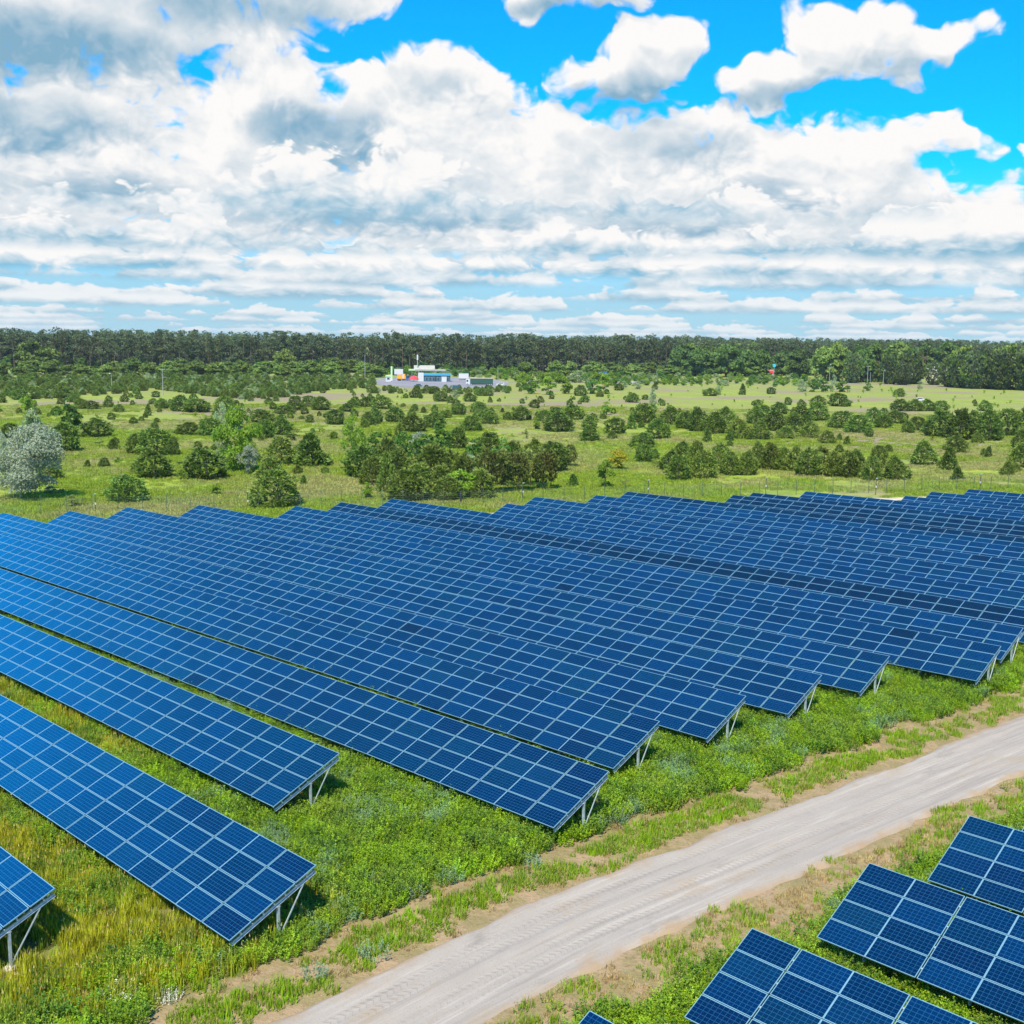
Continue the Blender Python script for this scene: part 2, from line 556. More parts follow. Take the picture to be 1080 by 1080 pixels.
def ground_mat():
    m, w, out = mat('earth_and_turf')
    P = w.n('ShaderNodeNewGeometry').outputs['Position']
    x, y, z = w.sep(P)
    flat = w.comb(x, y, 0.0)
    # where the open meadow starts: left of the fence line
    big = w.noise(flat, 0.018, 5, 0.55)
    mid = w.noise(flat, 0.09, 6, 0.62)
    fine = w.noise(flat, 0.9, 6, 0.65)
    vfine = w.noise(flat, 6.0, 4, 0.6)
    turf = w.mix(w.ramp(mid, 0.32, 0.68), (0.180, 0.262, 0.026), (0.310, 0.340, 0.062))
    turf = w.mix(w.ramp(fine, 0.45, 0.72), turf, (0.10, 0.165, 0.022))
    dryg = w.mix(fine, (0.180, 0.215, 0.050), (0.262, 0.262, 0.085))
    heath = w.mix(fine, (0.20, 0.155, 0.10), (0.27, 0.215, 0.16))
    dist = w.vec('DISTANCE', flat, (0, 0, 0), out=1)
    # paler, drier sward far off
    c = w.mix(w.math('MULTIPLY', w.ramp(dist, 190, 400), w.ramp(big, 0.34, 0.58, 0.25, 0.85)), turf, dryg)
    heathm = w.math('MULTIPLY', w.ramp(w.noise(w.comb(w.math('MULTIPLY', x, 1.0), w.math('MULTIPLY', y, 1.0), 4.0), 0.022, 6, 0.65), 0.50, 0.60), 0.85)
    heathm = w.math('MULTIPLY', heathm, w.ramp(dist, 165, 190))
    hn = w.math('MULTIPLY', w.math('SUBTRACT', w.noise(flat, 0.06, 6, 0.7), 0.5), 1.9)
    for hx, hy, ha, hb in HEATH:
        e = w.vec('MULTIPLY', w.vec('SUBTRACT', flat, (hx, hy, 0)), (1, 1, 0))
        ef = w.vec('DOT_PRODUCT', e, tuple(FWD), out=1)
        er = w.vec('DOT_PRODUCT', e, tuple(RGT), out=1)
        q2 = w.math('ADD', w.math('POWER', w.math('DIVIDE', er, ha), 2.0), w.math('POWER', w.math('DIVIDE', ef, hb), 2.0))
        heathm = w.math('MAXIMUM', heathm, w.math('MULTIPLY', w.ramp(w.math('ADD', q2, hn), 1.1, 0.55), 0.9))
    c = w.mix(heathm, c, heath)
    # inside the plant: sandy soil under the weeds; wide sandy verges by the track
    soil = w.mix(fine, (0.255, 0.175, 0.098), (0.35, 0.255, 0.155))
    soil = w.mix(w.ramp(vfine, 0.5, 0.75), soil, (0.18, 0.12, 0.066))
    grassy = w.mix(fine, (0.085, 0.115, 0.018), (0.14, 0.145, 0.03))
    inside = w.ramp(dist, 150, 120)
    # x of the track axis as a curve of y
    cx = w.math('MULTIPLY_ADD', y, 0.125, -30.0)
    cx = w.math('ADD', cx, w.math('MULTIPLY', w.ramp(y, 33, 5), 2.4))
    rd = w.math('SUBTRACT', x, cx)
    wob = w.math('MULTIPLY', w.math('SUBTRACT', w.noise(flat, 0.45, 5, 0.6), 0.5), 2.6)
    rdw = w.math('ADD', rd, wob)
    vergeL = w.math('MULTIPLY', w.ramp(rdw, -6.3, -5.5), w.ramp(rdw, 2.2, 1.6))
    vergeR = w.math('MULTIPLY', w.ramp(rdw, 1.5, 2.0), w.ramp(rdw, 6.0, 4.6))
    bare = w.math('MAXIMUM', vergeL, vergeR)
    gp = w.ramp(w.noise(flat, 0.7, 6, 0.7), 0.40, 0.56)
    inner = w.mix(w.ramp(mid, 0.40, 0.62, 0.55, 1.0), soil, grassy)
    inner = w.mix(bare, inner, w.mix(w.math('MULTIPLY', gp, 0.4), soil, grassy))
    c = w.mix(inside, c, inner)
    # brown litter and pebbles on the verges
    deb = w.n('ShaderNodeTexVoronoi', feature='F1')
    w.put(deb.inputs['Vector'], flat)
    w.put(deb.inputs['Scale'], 9.0)
    c = w.mix(w.math('MULTIPLY', w.ramp(deb.outputs['Distance'], 0.22, 0.12), w.math('MULTIPLY', inside, 0.55)), c,
              w.mix(deb.outputs['Color'], (0.16, 0.10, 0.055), (0.55, 0.47, 0.36)))
    p = w.n('ShaderNodeBsdfPrincipled')
    w.put(p.inputs['Base Color'], c)
    w.put(p.inputs['Roughness'], 0.95)
    w.put(p.inputs['Specular IOR Level'], 0.1)
    b = w.n('ShaderNodeBump')
    w.put(b.inputs['Strength'], 0.7)
    w.put(b.inputs['Distance'], 0.25)
    w.put(b.inputs['Height'], w.math('ADD', fine, w.math('MULTIPLY', vfine, 0.3)))
    w.t.links.new(b.outputs[0], p.inputs['Normal'])
    w.t.links.new(p.outputs[0], out.inputs[0])
    return m


def road_mat():
    """packed pale sand; UV.x across (m), UV.y along (m)"""
    m, w, out = mat('packed_sand')
    u, v, _ = w.sep(w.n('ShaderNodeUVMap').outputs[0])
    P = w.n('ShaderNodeNewGeometry').outputs['Position']
    base = w.noise(P, 0.5, 6, 0.65)
    streak = w.noise(w.comb(w.math('MULTIPLY', u, 3.2), w.math('MULTIPLY', v, 0.10)), 1.0, 5, 0.6)
    grain = w.noise(P, 14.0, 4, 0.7)
    c = w.mix(base, (0.280, 0.243, 0.207), (0.345, 0.307, 0.266))
    c = w.mix(w.math('MULTIPLY', w.ramp(streak, 0.50, 0.68), 0.5), c, (0.215, 0.185, 0.158))
    c = w.mix(w.math('MULTIPLY', w.ramp(streak, 0.46, 0.34), 0.6), c, (0.41, 0.365, 0.315))
    c = w.mix(w.math('MULTIPLY', w.ramp(grain, 0.52, 0.7), 0.4), c, (0.17, 0.15, 0.13))
    drift = w.noise(w.comb(w.math('MULTIPLY', u, 0.55), w.math('MULTIPLY', v, 0.16), 8.0), 1.0, 6, 0.68)
    c = w.mix(w.math('MULTIPLY', w.ramp(drift, 0.54, 0.68), 0.75), c, (0.30, 0.235, 0.165))
    c = w.mix(w.math('MULTIPLY', w.ramp(drift, 0.44, 0.32), 0.65), c, (0.195, 0.172, 0.15))
    edge = w.math('ABSOLUTE', w.math('ADD', u, w.math('MULTIPLY', w.math('SUBTRACT', base, 0.5), 2.2)))
    c = w.mix(w.math('MULTIPLY', w.ramp(edge, 1.9, 2.6), 0.85), c, (0.30, 0.21, 0.125))
    p = w.n('ShaderNodeBsdfPrincipled')
    w.put(p.inputs['Base Color'], c)
    w.put(p.inputs['Roughness'], 0.95)
    w.put(p.inputs['Specular IOR Level'], 0.1)
    # tyre tread chevrons in two wheel paths, pressed into the sand
    def tread(u0, ph):
        du = w.math('SUBTRACT', u, w.math('ADD', u0, w.math('MULTIPLY', w.math('SINE', w.math('MULTIPLY_ADD', v, 0.11, ph)), 0.16)))
        au = w.math('ABSOLUTE', du)
        band = w.ramp(au, 0.24, 0.17)
        ch = w.math('FRACT', w.math('ADD', w.math('MULTIPLY', v, 3.4), w.math('MULTIPLY', au, 2.6)))
        brk = w.ramp(w.noise(w.comb(u, w.math('MULTIPLY', v, 0.35), ph), 0.9, 3, 0.6), 0.42, 0.58)
        return w.math('MULTIPLY', w.math('MULTIPLY', band, w.ramp(w.math('ABSOLUTE', w.math('SUBTRACT', ch, 0.5)), 0.12, 0.3)), brk)
    tr = w.math('MAXIMUM', w.math('MAXIMUM', tread(-1.25, 0.4), tread(0.45, 0.4)), w.math('MAXIMUM', tread(-0.55, 2.0), tread(1.1, 2.0)))
    h = w.math('ADD', w.math('MULTIPLY', streak, 0.8), w.math('ADD', w.math('MULTIPLY', grain, 0.25), w.math('MULTIPLY', tr, -0.28)))
    b = w.n('ShaderNodeBump')
    w.put(b.inputs['Strength'], 0.55)
    w.put(b.inputs['Distance'], 0.09)
    w.put(b.inputs['Height'], h)
    w.t.links.new(b.outputs[0], p.inputs['Normal'])
    w.t.links.new(p.outputs[0], out.inputs[0])
    return m


# ------------------------------------------------------------------ ground, track, roads
def road_cx(y):
    y = np.asarray(y, float)
    return 0.125 * y - 30.0 + 2.4 * sstep((33 - y) / 28.0)


rngg = np.random.default_rng(3)


def vnoise(x, y, s, seed):
    """cheap smooth value noise"""
    r = np.random.default_rng(seed).random((256, 256))
    X, Y = x / s, y / s
    xi, yi = np.floor(X).astype(int), np.floor(Y).astype(int)
    fx, fy = sstep(X - xi), sstep(Y - yi)
    a = r[xi % 256, yi % 256]
    b = r[(xi + 1) % 256, yi % 256]
    c = r[xi % 256, (yi + 1) % 256]
    d = r[(xi + 1) % 256, (yi + 1) % 256]
    return (a * (1 - fx) + b * fx) * (1 - fy) + (c * (1 - fx) + d * fx) * fy


def ground_z(x, y):
    x, y = np.asarray(x, float), np.asarray(y, float)
    z = terrain(x, y)
    near = sstep((170 - np.hypot(x, y)) / 60)
    z = z + near * (0.16 * (vnoise(x, y, 2.6, 5) - .5) + 0.10 * (vnoise(x, y, 1.0, 6) - .5))
    rd = np.abs(x - road_cx(y))
    cut = sstep((4.2 - rd) / 2.2) * sstep((130 - np.abs(y)) / 20)
    return z * (1 - cut * .0) - 0.05 * cut - near * cut * (0.16 * (vnoise(x, y, 2.6, 5) - .5)) * 0.7


def axis(lo, hi, step, far_lo, far_hi):
    a = np.arange(lo, hi + step / 2, step)
    l, r, s = [], [], step
    p = lo
    while p > far_lo:
        s *= 1.25
        p -= s
        l.append(p)
    p, s = hi, step
    while p < far_hi:
        s *= 1.25
        p += s
        r.append(p)
    return np.array(l[::-1] + list(a) + r)


def build_ground():
    xs = axis(-80, 4, 0.7, -9000, 9000)
    ys = axis(4, 90, 0.7, -3000, 12000)
    X, Y = np.meshgrid(xs, ys, indexing='ij')
    Z = ground_z(X, Y)
    nx, ny = X.shape
    v = np.stack([X, Y, Z], -1).reshape(-1, 3)
    i = np.arange(nx - 1)[:, None] * ny + np.arange(ny - 1)[None]
    f = np.stack([i, i + ny, i + ny + 1, i + 1], -1).reshape(-1, 4)
    me = bpy.data.meshes.new('ground')
    me.from_pydata(v.tolist(), [], f.tolist())
    me.polygons.foreach_set('use_smooth', [True] * len(f))
    me.materials.append(ground_mat())
    tag(link('ground', me), kind='structure')


build_ground()


def ribbon(name, ys, cxf, us, zf, m):
    """road sheet: us = offsets across, zf(u, y) height over the terrain"""
    U, Yc = np.meshgrid(us, ys, indexing='ij')
    dy = 0.5
    tx = (cxf(Yc + dy) - cxf(Yc - dy)) / (2 * dy)
    n = np.sqrt(1 + tx * tx)
    X = cxf(Yc) + U / n
    Y = Yc - U * tx / n
    Z = terrain(X, Y) + zf(U, Yc)
    nx, ny = X.shape
    i = np.arange(nx - 1)[:, None] * ny + np.arange(ny - 1)[None]
    f = np.stack([i, i + ny, i + ny + 1, i + 1], -1).reshape(-1, 4)
    me = bpy.data.meshes.new(name)
    me.from_pydata(np.stack([X, Y, Z], -1).reshape(-1, 3).tolist(), [], f.tolist())
    me.polygons.foreach_set('use_smooth', [True] * len(f))
    uv = me.uv_layers.new(name='UVMap')
    uvs = np.stack([U, Yc], -1).reshape(-1, 2)[f.reshape(-1)]
    uv.data.foreach_set('uv', uvs.astype(np.float32).ravel())
    me.materials.append(m)
    return tag(link(name, me), kind='structure')


def road_z(u, y):
    half = 2.5 + 0.5 * (vnoise(y * 1.0, u * 0 + 3.0 + np.sign(u) * 7, 3.0, 21) - .5) + 0.5 * (vnoise(y, u * 0 + 9.0 + np.sign(u) * 5, 0.9, 22) - .5)
    e = sstep((np.abs(u) - half + 0.35) / 0.7)
    rut = sum(a * np.exp(-((u - c - 0.15 * np.sin(y * .11 + ph)) / wd) ** 2) for a, c, wd, ph in
              ((-.03, -1.25, .25, .4), (-.03, .45, .25, .4), (-.02, -.55, .22, 2), (-.02, 1.1, .22, 2), (.03, -.2, .3, .4), (.06, -2.0, .3, 1), (.04, 2.0, .35, 1)))
    return 0.055 + rut + 0.02 * (vnoise(u * 2, y, .6, 31) - .5) - 0.30 * e


M_ROAD = road_mat()
ribbon('sandy_track', np.concatenate([np.arange(-20, 12, 1.0), np.arange(12, 80, 0.3), np.arange(80, 140, 2.0)]), road_cx,
       np.arange(-3.3, 3.31, 0.12), road_z, M_ROAD)

# the lane behind the array and the road by the fuel station
M_LANE = simple('lane_sand', (0.46, 0.38, 0.27), 0.95, 0, 0.2, 0.6)
LANE = [(-175, 8), (-150, 42), (-131, 65.5), (-120, 80.5), (-106.5, 104), (-92, 132), (-74, 160), (-55, 187), (-30, 222)]


def polyline_sheet(name, pts, width, m, lift, label_kind='structure', wob=0.0):
    P = [Vector((p[0], p[1], 0)) for p in pts]
    fine = []
    for a, b in zip(P[:-1], P[1:]):
        n = max(2, int((b - a).length / 3))
        fine += [a.lerp(b, i / n) for i in range(n)]
    fine.append(P[-1])
    v, f = [], []
    K = 4
    rr = random.Random(5)
    for i, p in enumerate(fine):
        d = (fine[min(i + 1, len(fine) - 1)] - fine[max(i - 1, 0)]).normalized()
        nn = Vector((-d.y, d.x, 0))
        ww = width * (1 + rr.uniform(-wob, wob))
        for k in range(K + 1):
            q = p + nn * ww * (k / K - .5)
            v.append((q.x, q.y, float(ground_z(q.x, q.y)) + lift))
        if i:
            for k in range(K):
                a = (i - 1) * (K + 1) + k
                f.append((a, a + 1, a + K + 2, a + K + 1))
    me = bpy.data.meshes.new(name)
    me.from_pydata(v, [], f)
    me.materials.append(m)
    return tag(link(name, me), kind=label_kind)


polyline_sheet('sandy_lane', LANE, 3.4, M_LANE, 0.06, wob=0.25)

# ------------------------------------------------------------------ solar arrays
S_PITCH, MOD_W, TILT = 1.015, 1.8492, 0.39702
S_LEN = 4 * S_PITCH
LOW = 0.85
CT, ST = math.cos(TILT), math.sin(TILT)
MW, MH, MT = MOD_W - 0.03, S_PITCH - 0.03, 0.04
FR = 0.024


def module_frame_mb(mb, o=(0, 0, 0), rot=None, mi=0, back=None):
    """ring of four bars and a backsheet; o = lower right corner of the module"""
    o = np.array(o, float)

    def put(c, s, k=mi):
        c = np.array(c, float)
        if rot is not None:
            c = rot @ c
        mb.box(o + c, s, k, rot=rot)
    put((-MW / 2, FR / 2, MT / 2), (MW, FR, MT))
    put((-MW / 2, MH - FR / 2, MT / 2), (MW, FR, MT))
    put((-FR / 2, MH / 2, MT / 2), (FR, MH - 2 * FR, MT))
    put((-MW + FR / 2, MH / 2, MT / 2), (FR, MH - 2 * FR, MT))
    return mb


def glass_quad(o=(0, 0, 0), rot=None):
    c = np.array([(-MW + FR, FR, MT - .004), (-FR, FR, MT - .004), (-FR, MH - FR, MT - .004), (-MW + FR, MH - FR, MT - .004)])
    c2 = c.copy()
    c2[:, 2] = 0.012
    c = np.concatenate([c, c2])
    if rot is not None:
        c = c @ rot.T
    return c + np.array(o, float)


def glass_mesh(name, origins, rot, m, frame=True):
    """modules as one mesh: slot 0 glass, 1 frame, 2 backsheet"""
    mb = MB()
    uvs = []
    for o in origins:
        mb.add(glass_quad(o, rot), [(0, 1, 2, 3)], 0)
        mb.add(glass_quad(o, rot), [(7, 6, 5, 4)], 2)
        if frame:
            module_frame_mb(mb, o, rot, 1)
    me = mb.mesh(name, [m, M_FRAME, M_BACK])
    uv = me.uv_layers.new(name='UVMap')
    n = len(me.loops)
    arr = np.zeros((n, 2), np.float32)
    ls = np.zeros(len(me.polygons), int)
    me.polygons.foreach_get('loop_start', ls)
    mi = np.zeros(len(me.polygons), int)
    me.polygons.foreach_get('material_index', mi)
    for s in ls[mi == 0]:
        arr[s:s + 4] = ((0, 0), (1, 0), (1, 1), (0, 1))
    uv.data.foreach_set('uv', arr.ravel())
    return me


ROT_T = np.array([[1, 0, 0], [0, CT, -ST], [0, ST, CT]])
ME_GLASS = glass_mesh('module_glass', [(0, 0, 0)], None, M_GLASS, False)
ME_GLASSD = glass_mesh('module_glass_dark', [(0, 0, 0)], None, M_GLASSD, False)
ME_MOD = glass_mesh('module', [(0, 0, 0)], None, M_GLASS, True)
ME_MODD = glass_mesh('module_dark', [(0, 0, 0)], None, M_GLASSD, True)
ME_FRAME = module_frame_mb(MB()).mesh('module_frame', M_FRAME)


def slope_pt(x, t, off):
    """row-local point: t along the slope (m), off below the module plane"""
    return Vector((x, t * CT + off * ST, LOW + t * ST - off * CT))


def rafter_mesh():
    mb = MB()
    a, b = 0.06, S_LEN - 0.10
    for off, th, wd in ((0.155, 0.012, 0.07), (0.295, 0.012, 0.07)):
        mb.bar(slope_pt(0, a, off), slope_pt(0, b, off), wd, th, up=(0, -ST, CT))
    mb.bar(slope_pt(-0.03, a, 0.225), slope_pt(-0.03, b, 0.225), 0.010, 0.128, up=(0, -ST, CT))
    return mb.mesh('rafter', M_STEEL)


POST_T = 2.15


def post_mesh():
    mb = MB()
    top = slope_pt(0, POST_T, 0.30)
    y = top.y
    zt = top.z + 0.03
    for dx in (-0.05, 0.05):
        mb.box((dx - 0.0, y, zt / 2 - 0.45), (0.010, 0.085, zt + 0.9))
    mb.box((0, y, zt / 2 - 0.45), (0.09, 0.012, zt + 0.9))
    mb.box((0, y, zt - 0.06), (0.13, 0.15, 0.012))
    return mb.mesh('post', M_STEEL)


def brace_mesh():
    mb = MB()
    p = slope_pt(0, POST_T, 0.30)
    mb.bar((0.02, p.y + 0.04, 0.22), slope_pt(0.02, 3.35, 0.30), 0.04, 0.04, up=(1, 0, 0))
    return mb.mesh('brace', M_STEEL)


def footing_mesh():
    mb = MB()
    p = slope_pt(0, POST_T, 0.30)
    ring = []
    for k in range(12):
        a = k * math.pi / 6
        ring.append((0.27 * math.cos(a) * (1 + .1 * math.sin(3 * a)), 0.25 * math.sin(a)))
    v = [(x, p.y + y, -0.4) for x, y in ring] + [(x, p.y + y, 0.06) for x, y in ring] + [(x * .75, p.y + y * .75, 0.12) for x, y in ring]
    f = [(i, (i + 1) % 12, (i + 1) % 12 + 12, i + 12) for i in range(12)] + [(i + 12, (i + 1) % 12 + 12, (i + 1) % 12 + 24, i + 24) for i in range(12)] + [tuple(range(24, 36))]
    mb.add(v, f)
    return mb.mesh('footing', M_CONC)


ME_RAFT, ME_POST, ME_BRACE, ME_FOOT = rafter_mesh(), post_mesh(), brace_mesh(), footing_mesh()
CAMV = Vector((0, 0, CAM_H))
RG = random.Random(11)


def solar_row(xr, y, zr, xl, zl, label, group, near, supports, dark=(), footing=False, flip=False):
    """one row of modules, four high; (xr, y) its low right-hand corner, xl its far left end"""
    ncol = max(2, round((xr - xl) / MOD_W))
    root = empty('solar_panel_row', (xr, y, zr), 0, label, 'solar panels', group)
    pitch = math.atan2(zr - zl, xr - xl)     # falls away to the left
    root.rotation_euler = (0, -pitch, 0)
    cells = []
    for c in range(ncol):
        for r in range(4):
            jx = -0.012 if c % 2 else 0.012
            o = slope_pt(-c * MOD_W - 0.015 + jx, r * S_PITCH + 0.015, 0.0)
            cells.append((c, r, o))
    Mw = Matrix.Translation((xr, y, zr)) @ Matrix.Rotation(-pitch, 4, 'Y')

    def key(e):
        p = Mw @ e[2] - CAMV
        d = p.length
        infr = abs(p.dot(RGT) / max(p.dot(FWD), 1)) < 0.5
        return d + (0 if infr else 500)
    cells.sort(key=key)
    for c, r, o in cells[:100]:
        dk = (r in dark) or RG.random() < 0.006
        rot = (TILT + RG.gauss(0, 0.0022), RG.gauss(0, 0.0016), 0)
        if near:
            g = link('solar_module', ME_GLASSD if dk else ME_GLASS, root, o, rot)
            link('module_frame', ME_FRAME, g)
        else:
            link('solar_module', ME_MODD if dk else ME_MOD, root, o, rot)
    rest = cells[100:]
    if rest:
        for dk in (False, True):
            sel = [tuple(o) for c, r, o in rest if (r in dark) == dk]
            if sel:
                o = link('solar_modules_farther_along', glass_mesh('module_field', sel, ROT_T, M_GLASSD if dk else M_GLASS), root)
                tag(o, kind='stuff')
    L = ncol * MOD_W
    for t in (0.5, 1.52, 2.54, 3.56):
        mb = MB()
        mb.bar(slope_pt(-0.03, t, 0.075), slope_pt(-L + 0.03, t, 0.075), 0.06, 0.13, up=(0, -ST, CT))
        mb.build('purlin', M_STEEL, root)
    n = 0
    x = -0.10
    while x > -L + 0.1 and n < supports:
        link('rafter', ME_RAFT, root, (x, 0, 0))
        p = link('post', ME_POST, root, (x, 0, 0))
        if footing and n < 2:
            link('footing', ME_FOOT, p)
        link('brace', ME_BRACE, root, (x, 0, 0))
        n += 1
        x -= 2 * MOD_W
    if x > -L + 0.1:
        mb = MB()
        while x > -L + 0.1:
            p = slope_pt(0, POST_T, 0.30)
            mb.box((x, p.y, (p.z - .7) / 2), (0.1, 0.085, p.z + 0.7))
            mb.bar(slope_pt(x, .06, .225), slope_pt(x, S_LEN - .1, .225), 0.07, 0.14, up=(0, -ST, CT))
            x -= 2 * MOD_W
        tag(mb.build('posts_and_rafters_farther_along', M_STEEL, root), kind='stuff')
    return root


G_L = 'rows of blue solar panels left of the sandy track'
G_R = 'rows of blue solar panels right of the sandy track'
# xr, y, xl, dz left end, label
ROWS = [
    (-37.81, 12.16, -53, -0.10, 'corner end of a solar panel row at bottom left, its post on a concrete foot'),
    (-32.90, 19.80, -68, -0.15, 'solar panel row ending above yellow grass, second row up from the bottom left corner'),
    (-41.62, 27.47, -92, -0.45, 'solar panel row with a wide grass strip on both sides, third from bottom left'),
    (-31.34, 34.88, -114, -0.95, 'long blue solar panel row reaching out over sage green weeds, nearest to the sandy track'),
    (-33.98, 42.15, -128, -1.05, 'solar panel row just behind the one nearest the track, narrow grass sliver before it'),
    (-33.26, 49.08, -134.1, -1.22, 'solar panel row whose far left tip lies under the big silver willow'),
    (-32.42, 55.86, -132.3, -1.37, 'bright solar panel row whose far left tip lies before the low olive bush'),
    (-31.58, 62.76, -130.8, -1.49, 'bright solar panel row whose far left tip points at the dark round pine'),
    (-27.64, 70.39, -127.4, -1.50, 'solar panel row whose far tip lies left of the forked olive pine'),
    (-28.54, 76.55, -114.6, -0.90, 'blue solar panel row whose far left tip lies right below the forked olive pine'),
    (-28.0, 83.0, -114.1, -0.95, 'panel row with dark navy upper modules forming a dark band across the field'),
    (-27.6, 89.4, -112.8, -0.85, 'solar panel row whose far tip lies before the left of the shrub clump'),
    (-27.2, 97.0, -100.1, -0.75, 'blue solar panel row whose far tip starts where the pale lane shows behind'),
    (-26.8, 103.7, -100.1, -0.65, 'solar panel row whose far tip lies below the brownish pines'),
    (-26.4, 111.1, -97.5, -0.65, 'solar panel row whose far tip lies below the bright green fence bush'),
    (-26.0, 117.2, -96.4, -0.65, 'solar panel row whose far tip lies right of the yellow broom'),
    (-25.6, 125.4, -84.5, -0.65, 'row of dark navy panels whose far tip lies below the long pine belt'),
    (-25.2, 129.6, -84.0, -0.65, 'row of dark panels one step behind the navy one under the pine belt'),
    (-24.8, 136.4, -80.0, -0.65, 'far blue solar panel row, fourth from the back fence at right'),
    (-24.4, 142.6, -69.2, -0.65, 'far blue solar panel row, third from the back fence at right'),
    (-24.0, 149.6, -68.9, -0.65, 'far blue solar panel row, second from the back fence at right'),
    (-23.6, 156.7, -66.8, -0.65, 'last and farthest blue solar panel row, right along the back fence'),
]
for i, (xr, y, xl, dz, lab) in enumerate(ROWS):
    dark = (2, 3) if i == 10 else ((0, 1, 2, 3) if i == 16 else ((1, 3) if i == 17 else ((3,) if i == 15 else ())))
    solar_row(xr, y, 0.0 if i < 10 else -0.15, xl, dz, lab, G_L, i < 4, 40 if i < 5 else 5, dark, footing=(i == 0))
ROWS_R = [
    (-19.76, 19.96, -0.02, 'tiny tip of a blue solar panel row at the bottom edge, right of the track'),
    (-19.04, 27.44, 4.0, 'blue solar panel row right of the track, lowest large one at the bottom edge'),
    (-18.64, 34.79, 6.0, 'solar panel row right of the track, between the lowest and the edge one'),
    (-17.82, 41.89, 6.0, 'solar panel row right of the track, left end half hidden by the next'),
    (-16.9, 49.0, 6.0, 'corner of the farthest solar panel row on the right of the track'),
]
for xl, y, xr, lab in ROWS_R:
    n = round((xr - xl) / MOD_W)
    solar_row(xl + n * MOD_W, y, 0, xl, 0, lab, G_R, True, 40)
# ------------------------------------------------------------------ foliage
def unit(v):
    return v / (np.linalg.norm(v, axis=-1, keepdims=True) + 1e-9)


def rdir(rng, n):
    return unit(rng.normal(size=(n, 3)))


def pine_crown(seed, tufts=620, shape='dome', L=.082, W=.036):
    """young pine: fans of needle shoots over a lumpy body of boughs; slot 0 old needles, 1 fresh shoots. Unit width and height."""
    rng = np.random.default_rng(seed)
    mb = MB()
    nl = 22
    la, lz = rng.uniform(0, 2 * math.pi, nl), rng.uniform(.05, .95, nl)
    z = rng.random(tufts) ** (1.15 if shape != 'spread' else .8)
    if shape == 'spread':
        z = .22 + .78 * z
    a = rng.uniform(0, 2 * math.pi, tufts)
    pw = rng.uniform(2.0, 3.3)
    if shape == 'dome':
        rm = .5 * np.maximum(.03, 1 - (np.maximum(z - .16, 0) / .88) ** pw) * np.minimum(1, .82 + z)
    elif shape == 'tall':
        rm = .5 * np.sqrt(np.maximum(.04, 1 - np.abs((z - .50) / .52) ** 2.4))
    elif shape == 'cone':
        rm = .5 * (1.02 - z) ** .85 + .03
    else:
        rm = .5 * np.sqrt(np.maximum(.05, 1 - ((z - .60) / .42) ** 2))
    da = np.abs((a[:, None] - la[None] + math.pi) % (2 * math.pi) - math.pi)
    lump = np.exp(-(da / .45) ** 2 - ((z[:, None] - lz[None]) / .13) ** 2).max(1)
    s = rng.uniform(.45, 1, tufts) ** .5
    rr = rm * s * (.70 + .38 * lump)
    off = rng.uniform(-.07, .07, 2)
    c = np.stack([np.cos(a) * rr + off[0] * z, np.sin(a) * rr + off[1] * z, z * (.86 + .14 * lump)], -1)
    up = .35 + .9 * z
    d = unit(np.stack([np.cos(a), np.sin(a), up], -1))
    for m in range(6):
        t = unit(d + rng.normal(0, .5, d.shape))
        n = unit(np.cross(t, rdir(rng, tufts)))
        ln = L * rng.uniform(.7, 1.3, tufts)
        cc = c + t * ln[:, None] * .4 + rng.normal(0, .014, c.shape)
        cc[:, 2] = np.maximum(cc[:, 2], .01)
        fresh = (s > .75) & (lump > .25) & (rng.random(tufts) < .7)
        for mi, sel in ((0, ~fresh), (1, fresh)):
            if sel.any():
                mb.leaves(cc[sel], n[sel], t[sel], ln[sel], W * rng.uniform(.7, 1.3, sel.sum()), mi)
    return mb


